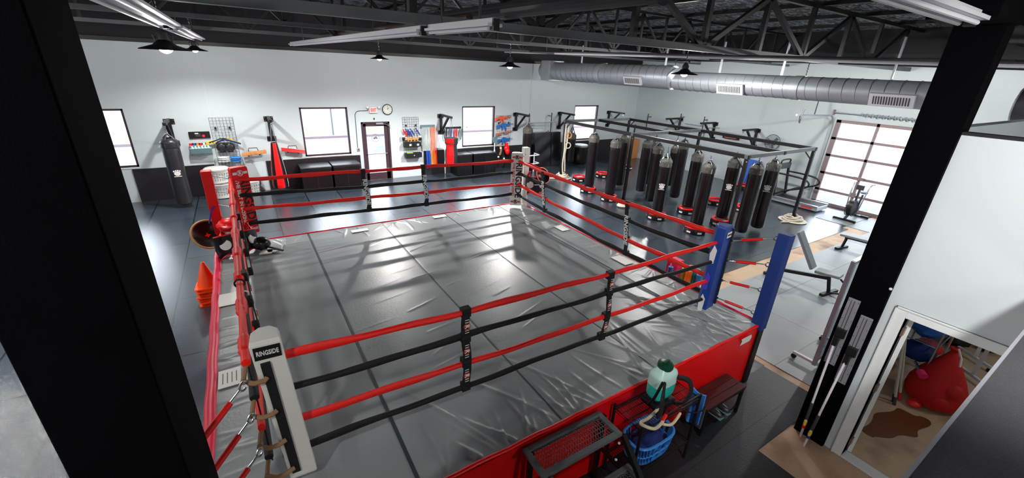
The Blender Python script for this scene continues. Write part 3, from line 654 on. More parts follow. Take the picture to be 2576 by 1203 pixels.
Pr = pad((-.165, 8.12), (.45, -.9), .27, .15, 1.24, 2.42, 'red_vinyl'); pad_text(Pr, ('black_print', 'white_print', 'white_print', 'white_print'), .27)
Pw = pad((5.26, 8.04), (-.62, -1), .27, .15, 1.07, 2.33, 'white_vinyl'); pad_text(Pw, ('black_print', 'red_print', 'black_print', 'red_print'), .27)
Pb = pad((5.24, 2.80), (.12, -1), .21, .17, 1.06, 2.32, 'blue_vinyl'); pb = Pb[0]
o_ = Pn[1](0, .93); obj('pad_label', MB().prism([(-.08, -.05), (.08, -.05), (.08, .05), (-.08, .05)], o_, Pn[2], (0, 0, 1), Pn[3], .003), 'black_print', pn); text('RINGSIDE', .05, 'white_print', pn, 'lettering', o_+Pn[3]*.005, Pn[2], (0, 0, 1), bold=.001, sx=.62)
obj('pad_strap', MB().bar(Pn[1](-.03, .87), Pn[1](-.04, .06), .058, .02, Pn[3]), 'black_fabric', pn)
obj('pad_strap', MB().bar((-.25, 3.0, 2.2), (-.24, 3.0, 1.15), .03, .01, (1, 0, 0)), 'black_fabric', pn)
for k in range(4): obj('tie_rope', MB().tube([(-.29, 2.80, ZR['nl'][k]-.07), (-.22, 2.75, ZR['nl'][k]-.075), (-.16, 2.755, ZR['nl'][k]-.08), (-.045-.07*(ZR['nl'][k]-1.07)/1.31-.04, 2.77, ZR['nl'][k]-.07)], .017, 8).tube([(-.28, 2.8, ZR['nl'][k]-.065), (-.27, 2.86, ZR['nl'][k]-.05), (-.25, 2.95, ZR['nl'][k]-.02)], .016, 8), 'rope_tan', ring, smooth=True)
obj('pad_strap', MB().bar(Pb[1](.12, .96), Pb[1](.12, .04), .04, .03, Pb[3]), 'black_fabric', pb)
o_ = Pb[1](.03, .9); obj('pad_label', MB().prism([(-.06, -.04), (.06, -.04), (.06, .04), (-.06, .04)], o_, Pb[2], (0, 0, 1), Pb[3], .003), 'white_print', pb); text('RINGSIDE', .03, 'black_print', pb, 'lettering', o_+Pb[3]*.005, Pb[2], (0, 0, 1), sx=.8)
for z in (1.15, 1.5, 1.9): obj('pad_print', MB().prism([(-.04, -.12), (.02, -.14), (.04, .0), (0, .14), (-.05, .08)], (5.128, 2.88, z), (.06, 1, 0), (0, 0, 1), (-1, .06, 0), .004), 'purple_rope' if z == 1.5 else 'white_print', pb)
# rope spacer straps with printed marks
def spacer(pts, n, mark, w=.085):
    """pts: rope points from the top; n: horizontal direction across the strap's face normal"""
    P_ = []; nrm = Vector(n); side = nrm.cross(Vector((0, 0, 1)))
    for i in range(len(pts)-1):
        a, b = Vector(pts[i]), Vector(pts[i+1])
        for j in range(6):
            u = j/6; P_.append(a.lerp(b, u)+nrm*(.028 if j in (0,) else .02)+side*(.012*math.sin(i*2+u*PI)))
    P_.append(Vector(pts[-1])+nrm*.02)
    mb = MB(); mb.tube(P_, w/2, 8, up=n, rh=.007)
    for p in pts: mb.box(Vector(p), (w if abs(nrm.y) > .5 else .06, .06 if abs(nrm.y) > .5 else w, .09))
    s = obj('rope_spacer', mb, 'black_fabric', ring)
    top, bot = Vector(pts[0]), Vector(pts[-1]); c = (top+bot)/2+nrm*.034
    if mark == 'text': text('RINGSIDE', .115, 'white_print', s, 'lettering', c-Vector((0, 0, .02)), bot-top, (-nrm).cross(Vector((0, 0, 1))), bold=.004, sx=1.05)
    else:
        for i in range(3):
            a = (Vector(pts[i])+Vector(pts[i+1]))/2+nrm*.036; r = (-nrm).cross(Vector((0, 0, 1)))
            text('R', .06, 'white_print', s, 'lettering', a, (bot-top), r, bold=.002); obj('badge_ring', MB().torus(a, .03, .004, n, 18, 5), 'red_print', s)
            for q_ in (-1, 1):
                e = a+Vector((0, 0, .055*q_)); obj('badge_bar', MB().bar(e-r*.02-Vector((0, 0, .012)), e+r*.02-Vector((0, 0, .012)), .003, .006).bar(e-r*.02+Vector((0, 0, .012)), e+r*.02+Vector((0, 0, .012)), .003, .006), 'white_print', s)
    return s
spacer([(1.41, 2.88, z) for z in (2.10, 1.83, 1.56, 1.27)], (0, -1, 0), 'badge')
spacer([(3.19, 2.88, 2.05), (3.21, 2.88, 1.83), (3.22, 2.88, 1.51), (3.19, 2.88, 1.24)], (0, -1, 0), 'badge')
spacer([(1.80, 8.10, 2.19), (1.82, 8.1, 1.90), (1.85, 8.1, 1.66), (1.86, 8.1, 1.42)], (0, -1, 0), 'text')
spacer([(3.0, 8.10, 2.18), (3.02, 8.1, 1.88), (3.04, 8.1, 1.63), (3.05, 8.1, 1.38)], (0, -1, 0), 'text')
spacer([(5.3, 7.05, 2.07), (5.3, 7.0, 1.82), (5.3, 6.95, 1.54), (5.3, 6.9, 1.29)], (-1, 0, 0), 'text')
spacer([(5.3, 4.62, 2.1), (5.3, 4.58, 1.83), (5.3, 4.54, 1.5), (5.3, 4.5, 1.24)], (-1, 0, 0), 'text')
spacer([(-.25, 6.3, 2.16), (-.25, 6.3, 1.9), (-.24, 6.28, 1.64), (-.24, 6.26, 1.36)], (1, 0, 0), 'badge')
spacer([(-.23, 4.4, 2.15), (-.23, 4.4, 1.86), (-.22, 4.38, 1.58), (-.22, 4.36, 1.3)], (1, 0, 0), 'badge')

# paper-white fastening patches lying on the canvas
def patch(c, dx, dy, lab, printed=False):
    t = obj('canvas_placard', MB().box((c[0], c[1], RZ+.016), (dx, dy, .006)), 'white_print', None, loc=(c[0], c[1], RZ+.013), label=lab); tag(t, None, 'placard', 'white placards on the ring canvas')
    if printed:
        for q_ in range(4): obj('print_row', MB().box((c[0]+.04*(q_-1.5), c[1], RZ+.0195), (.008, dy*.6, .001)), 'steel_grey', t)
patch((-.56, 6.26), .23, .36, 'white placard on the left edge of the ring canvas, nearer the red corner')
patch((-.55, 4.45), .2, .3, 'white printed placard on the left edge of the ring canvas, nearer the white corner', True)
patch((1.64, 8.11), .32, .13, 'white placard at the far edge of the canvas, left one, below the strap'); patch((3.39, 8.22), .3, .13, 'white placard at the far edge of the canvas, right one')
patch((5.44, 6.45), .2, .32, 'white placard at the right edge of the canvas, the farther one'); patch((5.42, 4.66), .22, .36, 'white placard at the right edge of the canvas, the nearer one')

# ------------------------------------------------------------------ heavy bags and their rig
RGX = (10.9, 12.7, 14.5); RGY = (5.85, 9.75, 13.3); RGZ = 2.27
t = thing('bag_rig', 'black steel bag rig with a grid of overhead beams on six posts', 'bag rig', (12.7, 9.5, 0))
for x in (RGX[0], RGX[2]):
    for y in RGY:
        p = obj('post', MB().bb((x-.04, y-.04, .012), (x+.04, y+.04, RGZ-.05)), 'steel_black', t)
        obj('bolt', MB().cyl((x-.05, y-.05, RGZ-.12), (x-.05, y-.03, RGZ-.12), .015, 8), 'chrome', p); obj('foot_plate', MB().bb((x-.1, y-.1, .012), (x+.1, y+.1, .022)), 'steel_black', p)
for x in RGX: obj('long_beam', MB().bb((x-.045, RGY[0]-.06, RGZ-.05), (x+.045, RGY[2]+.06, RGZ+.05)), 'steel_black', t)
for y in RGY: obj('cross_beam', MB().bb((RGX[0]-.06, y-.045, RGZ-.04), (RGX[2]+.06, y+.045, RGZ+.055)), 'chord_grey', t)  # grey colour paints the glare onto the black cross beams
for x in RGX[::2]:
    for y, s in ((RGY[0], 1), (RGY[2], -1)): obj('gusset', MB().bar((x, y+s*.04, RGZ-.3), (x, y+s*.3, RGZ-.04), .03, .03), 'steel_black', t)
def heavy_bag(x, y, z0, z1, zh, label, r=.175, emblem=None, group='black heavy bags on the bag rig', body='vinyl_black', strap='chrome'):
    t = thing('heavy_bag', label, 'heavy bag', (x, y, z0), group)
    L = z1-z0; pf = [(.03, 0), (r*.8, .005), (r*.97, .04), (r, .12), (r*.985, L*.5), (r, L*.8), (r*.96, L-.1), (r*.8, L-.03), (r*.3, L)]
    obj('bag_body', MB().lathe(pf, (x, y, z0), 22), body, t, smooth=True)
    obj('top_collar', MB().lathe([(r*1.01, L-.24), (r*1.05, L-.2), (r*1.0, L-.15), (r*1.06, L-.1), (r*.98, L-.06), (r*.8, L-.02), (r*.5, L+.02)], (x, y, z0), 22, caps=False), 'strap_khaki' if body == 'vinyl_black' else 'vinyl_grey', t, smooth=True)
    apex = Vector((x, y, z1+max(.06, (zh-z1)*.45)))
    for k in range(4):
        a = PI/4+k*PI/2+.3; e = Vector((x+r*.97*math.cos(a), y+r*.97*math.sin(a), z1-.12)); f = Vector((x+r*.55*math.cos(a), y+r*.55*math.sin(a), z1+.03))
        obj('hanging_strap', MB().tube([e-Vector((0, 0, .12)), e, f, apex], .02, 6), strap, t); 
    obj('swivel', MB().ball(apex, .035, 10, 6), 'chrome', t, smooth=True)
    ch = MB(); n = max(2, int((zh-apex.z)/.035))
    for k in range(n): ch.torus((x, y, apex.z+.02+k*(zh-apex.z-.02)/n), .02, .006, (1, 0, 0) if k % 2 else (0, 1, 0), 8, 4)
    obj('chain', ch, 'chrome', t)
    if emblem:
        d = Vector((-x, -y, 0)).normalized(); s = Vector((-d.y, d.x, 0)); c = Vector((x, y, z0+L*emblem))+d*(r+.004); e = MB()
        e.prism([(.075*math.cos(q_), .06*math.sin(q_)) for q_ in np.linspace(0, 2*PI, 14)[:-1]], c, s, (0, 0, 1), d, .006)
        for i in (-1.5, -.5, .5, 1.5): e.prism([(i*.045+.02*math.cos(q_), .085-abs(i)*.015+.024*math.sin(q_)) for q_ in np.linspace(0, 2*PI, 9)[:-1]], c-d*(abs(i)*.012), s, (0, 0, 1), d, .006)
        e.prism([(-.09, -.09), (.09, -.09), (.08, -.07), (-.08, -.07)], c, s, (0, 0, 1), d, .004)
        obj('paw_emblem', e, 'white_print', t)
    return t
BB = [  # base pixel, top pixel, stands on a round base, label, emblem
 ((1481, 468), (1485, 335), 1, 'black heavy bag farthest left on the rig, before the right window', None),
 ((1533, 488), (1539, 335), 1, 'second black heavy bag from the left in the row nearest the ring', None),
 ((1556, 465), (1566, 341), 0, 'black heavy bag right behind the second bag from the left', None),
 ((1610, 480), (1629, 354), 0, 'black heavy bag beside the middle post of the rig', None),
 ((1653, 532), (1674, 398), 1, 'black heavy bag in the nearest row just right of the middle post', .5),
 ((1634, 505), (1655, 367), 0, 'black heavy bag half hidden behind the one right of the middle post', None),
 ((1695, 496), (1708, 355), 0, 'tall black heavy bag in the middle of the rig, standing free of others', None),
 ((1751, 566), (1768, 410), 1, 'black heavy bag nearest the ring, over the frontmost red ringed base', None),
 ((1729, 519), (1750, 385), 1, 'black heavy bag half hidden behind the frontmost bag of the rig', None),
 ((1815, 547), (1852, 400), 1, 'black heavy bag with white paw emblem left of the near corner post', .55),
 ((1886, 591), (1929, 420), 0, 'big black heavy bag just right of the near corner post of the rig', None),
 ((1935, 582), (1987, 414), 0, 'rightmost black heavy bag on the rig, below the treadmill console', .62),
 ((1632, 463), (1644, 356), 0, 'black heavy bag in the back row behind the middle post', None),
 ((1683, 466), (1698, 368), 0, 'black heavy bag in the back row near the white garage side wall', None)]
BASES = []
for b, tp, on, l, em in BB:
    z0 = .235 if on else .10
    p = G(*b, z0); z1 = min(max(TOPZ(p.x, p.y, *tp), 1.62), 2.08)
    if p.y < 5.95: p.y = 5.85
    heavy_bag(p.x, p.y, z0, z1, RGZ-.05, l, emblem=em)
    if on: BASES.append((p.x, p.y, l))
def round_base(x, y, label):
    t = thing('bag_stand', label, 'bag stand', (x, y, .012), 'round bag bases with red tops')
    obj('body', MB().lathe([(.26, 0), (.29, .02), (.295, .1), (.28, .15), (.23, .165), (.05, .165)], (x, y, .012), 28), 'vinyl_black', t, smooth=True)
    obj('top_ring', MB().torus((x, y, .18), .235, .036, (0, 0, 1), 30, 8), 'red_vinyl', t, smooth=True)
    lb = MB()
    for k in range(6):
        a = k*PI/3; lb.bar((x+.298*math.cos(a-.2), y+.298*math.sin(a-.2), .08), (x+.298*math.cos(a+.2), y+.298*math.sin(a+.2), .08), .006, .05)
        obj('side_label', lb, 'white_print', t); lb = MB()
    return t
for k, (x, y, l) in enumerate(BASES):
    round_base(x, y, 'round black base with red top ring under the %s' % ('bag at far left', 'second bag from the left', 'bag right of the middle post', 'frontmost bag', 'bag hidden behind the frontmost', 'bag with the white paw emblem')[k])
for px, py, l in ((1458, 449, 'empty round base with red ring left of the leftmost bag'), (1515, 440, 'empty white labelled round base behind the second bag from the left'),
                  (1870, 524, 'empty round red topped base right of the near corner post'), (1797, 507, 'empty round red topped base behind the paw emblem bag'), (1868, 470, 'round base with red ring beside the leaning blue mat')):
    p = G(px, py, .1); round_base(p.x, p.y, l)
# speed ball hanging low on the cross beam
p = G(1578, 437, .2); t = thing('swing_ball', 'small black grey ball bag hanging low on a rod under the rig', 'ball bag', (p.x, p.y, .4))
obj('ball', MB().ball((p.x, p.y, .45), (.15, .15, .17), 16, 10), 'vinyl_black', t, smooth=True); obj('band', MB().torus((p.x, p.y, .45), .152, .014, (0, 0, 1), 20, 6), 'white_print', t); obj('rod', MB().cyl((p.x, p.y, .6), (p.x+.05, p.y, RGZ-.04), .03, 8), 'steel_black', t)
# battle ropes
def rope_pile(x, y, label, R=.3, hang=False):
    t = thing('battle_rope', label, 'battle rope', (x, y, .012), None)
    pts = [(x+(R-.16*i/60+.03*math.sin(i*.9))*math.cos(i*.33), y+(R-.16*i/60+.03*math.cos(i*.7))*math.sin(i*.33), .05+.0022*i+.015*math.sin(i*1.1)) for i in range(64)]
    obj('coil', MB().tube(pts, .032, 8), 'rope_white', t, smooth=True)
    obj('loose_end', MB().tube([pts[0], (x-R-.12, y-.05, .04), (x-R-.3, y+.05, .04)], .03, 8), 'rope_white', t, smooth=True)
    obj('base_disc', MB().lathe([(R+.08, 0), (R+.1, .02), (R+.02, .03)], (x, y, .012), 24), 'rope_white', t)
    if hang:
        obj('hanging_length', MB().tube(sm([(x-.08, y-.09, 2.2), (x-.1, y-.1, 1.7), (x-.07, y-.1, 1.2), (x-.1, y-.1, .6), (x-.06, y-.12, .2)]), .028, 8).tube([(x+.07, y-.09, 2.2), (x+.03, y-.1, 1.5), (x-.03, y-.1, 1.0), (x+.05, y-.1, .3)], .028, 8), 'rope_white', t, smooth=True)
        for z in (1.35, 1.75): obj('ring', MB().torus((x+.08, y-.12, z), .11, .022, (.3, 1, 0), 20, 8), 'tan_wood' if z > 1.5 else 'rope_white', t, smooth=True)
rope_pile(RGX[2]-.1, RGY[0]-.05, 'white battle rope coiled round the foot of the right rig post')
rope_pile(RGX[0]-.02, RGY[2]-.1, 'white ropes with two rings hanging down the far left rig post', hang=True)
p = G(1570, 517, .05); t = thing('coiled_rope', 'beige rope heap lying on the mat near the middle rig post', 'rope', (p.x, p.y, .012))
obj('coil', MB().tube([(p.x+.25*math.cos(i*.4)*(1-i/120), p.y+.2*math.sin(i*.4)*(1-i/120), .04+.002*i) for i in range(50)], .03, 8), 'rope_white', t, smooth=True)

# ------------------------------------------------------------------ wall brackets (built facing -Y, arm leaving the wall)
def bracket(label):
    t = thing('wall_bracket', label, 'wall bracket', (0, 0, 0), 'black bag brackets on the walls')
    for z in (0, -.62):
        p = obj('wall_plate', MB().bb((-.13, -.02, z-.08), (.13, 0, z+.08)), 'steel_black', t, bev=.01)
        for sx in (-1, 1): obj('bolt', MB().cyl((sx*.1, -.02, z+.05), (sx*.1, -.035, z+.05), .016, 8).cyl((sx*.1, -.02, z-.05), (sx*.1, -.035, z-.05), .016, 8), 'chrome', p)
    obj('upright', MB().bb((-.045, -.08, -.66), (.045, -.02, .05)), 'steel_black', t)
    obj('arm', MB().bb((-.04, -1.05, .02), (.04, -.02, .09)), 'steel_black', t)
    obj('brace', MB().bar((0, -.06, -.6), (0, -.75, .03), .07, .06, (0, 0, 1)), 'steel_black', t)
    obj('hook', MB().torus((0, -1.0, -.02), .035, .01, (1, 0, 0), 12, 6), 'chrome', t)
    return t
b0_ = bracket('black wall bracket over the grey bag at far left')
BR = [((425, 306), 0, None), ((675, 299), 0, 'black wall bracket holding the red and black tapered bag'), ((1108, 292), 0, 'black wall bracket above the red and grey bag'), ((1297, 288), 0, 'black wall bracket right of the training rifles'),
      ((1408, 286), 0, 'black wall bracket above the folded black mat'), ((1531, 283), 0, 'black wall bracket right of the right window'),
      ((1713, 301), 1, 'black wall bracket on the garage side wall, leftmost there'), ((1800, 312), 1, 'black wall bracket on the garage side wall, middle one'), ((1906, 329), 1, 'black wall bracket on the garage side wall, beside the round fan')]
BRP = []
for i, (px, right, l) in enumerate(BR):
    p = RW(*px) if right else W(*px); rz = -PI/2 if right else 0; BRP.append(p)
    if i == 0: b0_.location = p; WPOS[b0_.name] = p
    else: dup(b0_, p, rz, l)
def arm_end(i, d=1.0): return BRP[i]+Vector((0, -d, 0))
e = arm_end(0); heavy_bag(e.x, e.y, .10, 1.95, e.z-.03, 'grey black heavy bag with white paw emblem hanging left of the wire grid', r=.205, emblem=.5, group='bags on the window wall', body='vinyl_grey', strap='steel_grey')
# tapered red and black bag
e = arm_end(1, .8); t = thing('tapered_bag', 'red and black striped bag that widens downward, left of the square window', 'heavy bag', (e.x, e.y, .6), 'bags on the window wall')
zt_ = e.z-.62; pf = [(.05, -.62), (.22, -.6), (.235, -.5), (.2, 0), (.10, .75), (.09, .8), (.03, .82)]; zb_ = zt_-.8
obj('bag_body', MB().lathe(pf, (e.x, e.y, zb_), 24), 'vinyl_black', t, smooth=True)
def sector(prof, c, a0, a1, k=1.012, n=8):
    mb = MB(); g_ = []
    for r, z in prof: g_.append([(c[0]+r*k*math.cos(a0+(a1-a0)*i/n), c[1]+r*k*math.sin(a0+(a1-a0)*i/n), c[2]+z) for i in range(n+1)])
    for i in range(len(g_)-1):
        for j in range(n): mb.add([g_[i][j], g_[i][j+1], g_[i+1][j+1], g_[i+1][j]], [(0, 1, 2, 3)])
    return mb
obj('red_panel', sector(pf[1:-1], (e.x, e.y, zb_), -2.05, -1.15, 1.03), 'red_vinyl', t, smooth=True); obj('white_piping', sector(pf[1:-1], (e.x, e.y, zb_), -.55, -.48, 1.03, 2), 'white_print', t); obj('red_piping', sector(pf[1:-1], (e.x, e.y, zb_), -2.75, -2.65, 1.03, 2), 'red_vinyl', t)
for sx in (-1, 1): obj('hanging_strap', MB().tube([(e.x+sx*.07, e.y, zt_-.02), (e.x, e.y, e.z-.05)], .014, 6), 'chrome', t)
# red and grey bag
e = arm_end(2); t = thing('two_tone_bag', 'heavy bag half red and half dark grey hanging left of the tall window', 'heavy bag', (e.x, e.y, .6), 'bags on the window wall')
zt_ = TOPZ(e.x, e.y, 1135, 345); zb_ = .55; L = zt_-zb_; pf = [(.03, 0), (.2, .01), (.23, .06), (.235, L*.4), (.2, L*.7), (.25, L*.85), (.25, L-.03), (.05, L)]
obj('bag_body', MB().lathe(pf, (e.x, e.y, zb_), 24), 'vinyl_grey', t, smooth=True); obj('red_panel', sector(pf[1:-1], (e.x, e.y, zb_), -2.95, -1.62, 1.015, 10), 'red_vinyl', t, smooth=True); obj('white_piping', sector(pf[1:-1], (e.x, e.y, zb_), -.5, -.42, 1.015, 2), 'white_print', t)
obj('belt', MB().torus((e.x, e.y, zb_+L*.8), .235, .016, (0, 0, 1), 24, 6), 'black_fabric', t)
obj('hanging_strap', MB().tube([(e.x-.1, e.y, zt_-.02), (e.x, e.y, e.z-.04), (e.x+.1, e.y, zt_-.02)], .012, 6), 'chrome', t)
e = arm_end(3); heavy_bag(e.x, e.y, .15, TOPZ(e.x, e.y, 1332, 320), e.z, 'blue black heavy bag behind the white ring post, before the folded mat', r=.2, group='bags on the window wall')
e4 = arm_end(4); heavy_bag(e4.x, e4.y, .25, TOPZ(e4.x, e4.y, 1447, 336), e4.z, 'dark heavy bag hanging between the folded mat and the right window', r=.2, group='bags on the window wall')
t = thing('tube_frame', 'low white tube rails behind the white ring post, around the dark bag', 'frame', (e.x, e.y-.5, 0))
for z in (.45, .8): obj('rail', MB().tube([(e.x-.3, e.y-.5, z), (e.x+.25, e.y-.5, z), (e.x+.34, e.y-.45, z), (e.x+.34, e.y-.1, z)], .025, 8), 'white_metal', t, smooth=True)
for q_ in ((-.3, -.5), (.34, -.1)): obj('leg', MB().cyl((e.x+q_[0], e.y+q_[1], .012), (e.x+q_[0], e.y+q_[1], .82), .025, 8), 'white_metal', t)
# folded mat leaning on the wall
a, b, c_, d = W(1345, 335, .35), W(1410, 333, .35), W(1413, 414, .5), W(1350, 418, .5)
t = thing('folded_mat', 'big folded black vinyl mat leaning on the wall left of the right window', 'mat', ((a.x+b.x)/2, 15.3, .012))
def fn(u, v_): return Vector((a.x+(b.x-a.x)*u, 15.33-.17*v_-.01*math.sin(u*9+v_*14)*math.sin(v_*3), a.z+(.014-a.z)*v_))
obj('panel', MB().sheet(fn, 24, 18, .2, (0, -1, 0)), 'vinyl_black', t, smooth=True)
obj('fold_seam', MB().bar((a.x+.62*(b.x-a.x), 15.31, a.z-.03), (a.x+.62*(b.x-a.x), 15.14, .05), .02, .02), 'black_fabric', t); obj('carry_handle', MB().tube([((a.x+b.x)/2-.1, 15.35, a.z), ((a.x+b.x)/2, 15.32, a.z+.08), ((a.x+b.x)/2+.1, 15.35, a.z)], .015, 6), 'black_fabric', t)
# barbells and rack poles between the brackets
def rack_pole(p, h, label, n, bars):
    t = thing('barbell_rack', label, 'barbell rack', tuple(p), 'thin wall racks with barbells'); n = Vector(n)
    obj('pole', MB().cyl(p+n*.25+Vector((0, 0, -h)), p+n*.25, .022, 8), 'steel_grey', t); obj('wall_stay', MB().bar(p+n*.27+Vector((0, 0, -.15)), p+Vector((0, 0, -.15)), .03, .03).bar(p+n*.27+Vector((0, 0, -h+.08)), p+Vector((0, 0, -h+.08)), .03, .03), 'steel_grey', t)
    for q0, q1 in bars: obj('bar', MB().cyl(q0, q1, .017, 8), 'aluminium', t)
rack_pole(W(1380, 282), 1.0, 'thin wall rack with two bars left of the folded mat bracket', (0, -1, 0), [(W(1328, 309, .4), W(1398, 307, .4)), (W(1336, 322, .4), W(1366, 322, .4))])
rack_pole(W(1324, 284), .6, 'short thin wall rack beside the bracket near the training rifles', (0, -1, 0), [])
rack_pole(RW(1640, 286), .8, 'thin wall rack pole at the back corner of the garage side wall', (-1, 0, 0), [])
rack_pole(RW(1723, 286), .9, 'thin wall rack pole behind the leftmost bracket of the garage side wall', (-1, 0, 0), [(RW(1723, 311, .3), RW(1766, 318, .3))])
rack_pole(RW(1782, 293), .8, 'thin wall rack pole behind the middle bracket of the garage side wall', (-1, 0, 0), [(RW(1775, 322, .3), RW(1811, 322, .3)), (RW(1820, 332, .3), RW(1860, 338, .3))])

# ------------------------------------------------------------------ wire grids and what hangs on them
def wire_grid(x0, x1, z0, z1, label, step=.085, y=YW-.05):
    t = thing('wire_grid', label, 'wire grid', ((x0+x1)/2, y, z0), 'black wire display grids'); g_ = MB()
    for x in np.linspace(x0, x1, int((x1-x0)/step)+1): g_.cyl((x, y, z0), (x, y, z1), .004, 5)
    for z in np.linspace(z0, z1, int((z1-z0)/step)+1): g_.cyl((x0, y, z), (x1, y, z), .004, 5)
    obj('wire_mesh', g_, 'steel_grey', t)
    for x in (x0+.12, x1-.12): obj('wall_knob', MB().prism([(-.035, 0), (0, .045), (.035, 0), (0, -.045)], (x, y-.01, z1-.3), (1, 0, 0), (0, 0, 1), (0, -1, 0), .03), 'black_print', t)
    return t
a, b, c_ = W(524, 296), W(584, 296), W(562, 432)
wire_grid(a.x, b.x, c_.z, a.z, 'wire grid left of the tapered bag, with straps, mitts and towels'); GX = (a.x+b.x)/2
p = W(563, 352, .12); t = thing('strap_bundle', 'yellow and black strap bundle draped on the left wire grid', 'strap bundle', tuple(p))
for i in range(7): obj('strap', MB().tube([p+Vector((-.42+.04*i, -.01*i, -.05-.02*(i % 3))), p+Vector((-.1+.02*i, -.02-.01*i, .02+.015*(i % 2))), p+Vector((.12, -.03-.01*i, .05-.01*i)), p+Vector((.3+.02*i, -.01*i, -.06-.012*i))], .022, 6, up=(0, -1, 0), rh=.01), ('yellow_strap', 'black_fabric', 'yellow_strap', 'navy_cloth', 'yellow_strap', 'black_fabric', 'navy_cloth')[i], t)
for i, px in enumerate((558, 578)):
    p = W(px, 370, .12); t = thing('focus_mitt', 'dark round focus mitt on the left wire grid, %s of the pair' % ('left', 'right')[i], 'focus mitt', tuple(p), 'pair of focus mitts')
    obj('pad', MB().ball(p, (.13, .06, .13), 18, 10), 'vinyl_grey', t, smooth=True); obj('rim', MB().torus(p-Vector((0, .03, 0)), .12, .02, (0, 1, 0), 22, 8), 'vinyl_black', t, smooth=True); obj('wrist_strap', MB().box(p+Vector((0, 0, -.13)), (.14, .05, .05)), 'black_fabric', t)
p = W(575, 402, .2); t = thing('wire_basket', 'wire basket hooked low on the left grid holding towels', 'basket', tuple(p))
bk = MB()
for q_ in range(9): bk.tube([(p.x-.36+.09*q_, p.y+.12, p.z+.02), (p.x-.36+.09*q_, p.y+.12, p.z-.14), (p.x-.36+.09*q_, p.y-.12, p.z-.14), (p.x-.36+.09*q_, p.y-.12, p.z+.02)], .004, 5)
obj('wires', bk, 'steel_grey', t); obj('rim', MB().tube([(p.x-.36, p.y+.12, p.z+.02), (p.x+.36, p.y+.12, p.z+.02), (p.x+.36, p.y-.12, p.z+.02), (p.x-.36, p.y-.12, p.z+.02)], .006, 5, closed=True), 'steel_grey', t)
def towels(px, py, m, label, n, w_, off=.2):
    p = W(px, py, off)
    for i in range(n):
        mb = MB().ball((p.x, p.y, p.z-.08+.055*i), (w_, .1, .035), 12, 7, .08); single('folded_towel', mb, m, label % ('bottom', 'middle', 'top')[i], 'towel', (p.x, p.y, p.z-.1+.055*i), 'folded towels in the wire basket', smooth=True)
towels(563, 399, 'white_print', 'white folded towel in the wire basket, %s of its pile', 3, .16); towels(593, 399, 'blue_plastic', 'light blue folded towel in the wire basket, %s of its pile', 3, .16)
# second grid: training knives, boxes
a, b, c_ = W(1010.5, 295), W(1051, 295), W(1030, 398)
wire_grid(a.x, b.x, c_.z, a.z, 'wire grid right of the glass door, with training knives and bins')
for i, (px, py, m) in enumerate(((1018, 333, 'red_vinyl'), (1024, 331, 'navy_trainer'), (1030, 333, 'navy_trainer'), (1036, 331, 'navy_trainer'), (1049, 329, 'navy_trainer'))):
    p = W(px, py, .1); t = thing('training_knife', ('red rubber training knife, leftmost on the grid right of the door', 'blue rubber training knife next to the red one', 'blue rubber training knife, third from the left', 'blue rubber training knife, fourth from the left', 'blue rubber training knife at the right edge of the grid')[i], 'training knife', tuple(p), 'rubber training knives')
    d = Vector((.5, 0, -.86)); s = Vector((.86, 0, .5))
    obj('blade', MB().prism([(-.02, 0), (.03, 0), (.035, .14), (.0, .2), (-.02, .14)], p, s, d, (0, -1, 0), .02), m, t); obj('handle', MB().bar(p-d*.12, p, .035, .03), m, t); obj('guard', MB().bar(p-s*.05, p+s*.05, .02, .03), m, t)
def bin_(px, py, w_, h, label, m='black_print'):
    p = W(px, py, .16); t = thing('storage_bin', label, 'bin', tuple(p), 'black bins on the right wire grid')
    obj('shell', MB().bb((p.x-w_/2, p.y-.1, p.z-h/2), (p.x+w_/2, p.y-.085, p.z+h/2)).bb((p.x-w_/2, p.y+.085, p.z-h/2), (p.x+w_/2, p.y+.1, p.z+h/2)).bb((p.x-w_/2, p.y-.1, p.z-h/2), (p.x-w_/2+.015, p.y+.1, p.z+h/2)).bb((p.x+w_/2-.015, p.y-.1, p.z-h/2), (p.x+w_/2, p.y+.1, p.z+h/2)).bb((p.x-w_/2, p.y-.1, p.z-h/2), (p.x+w_/2, p.y+.1, p.z-h/2+.015)), m, t)
    return t, p
t, p = bin_(1027, 364, .34, .15, 'black bin with a white tag on the right grid, left of the pair'); obj('white_tag', MB().box((p.x+.05, p.y-.103, p.z), (.08, .006, .07)), 'white_print', t)
t, p = bin_(1048, 363, .3, .15, 'black bin with a white tag on the right grid, right of the pair'); obj('white_tag', MB().box((p.x+.02, p.y-.103, p.z), (.08, .006, .07)), 'white_print', t)
t, p = bin_(1040, 390, .62, .17, 'wide black bin lowest on the right grid, with a green sheet inside'); obj('green_lining', MB().box((p.x-.14, p.y-.02, p.z+.08), (.22, .12, .03)), 'green_foam', t); obj('front_knob', MB().ball((p.x, p.y-.11, p.z), .02, 8, 6), 'white_print', t)
for i, (px, py) in enumerate(((1024, 350), (1032, 350), (1040, 349), (1048, 349))):
    p = W(px, py, .14); t = thing('wooden_trainer', 'tan wooden training piece above the bins, %s from the left' % ('first', 'second', 'third', 'fourth')[i], 'training tool', tuple(p), 'tan wooden pieces above the bins')
    obj('grip', MB().bar(p+Vector((-.08, 0, -.02)), p+Vector((.08, 0, .03)), .05, .05), 'tan_wood', t); obj('muzzle', MB().bar(p+Vector((.02, 0, 0)), p+Vector((.05, 0, -.09)), .04, .04), 'tan_wood', t)
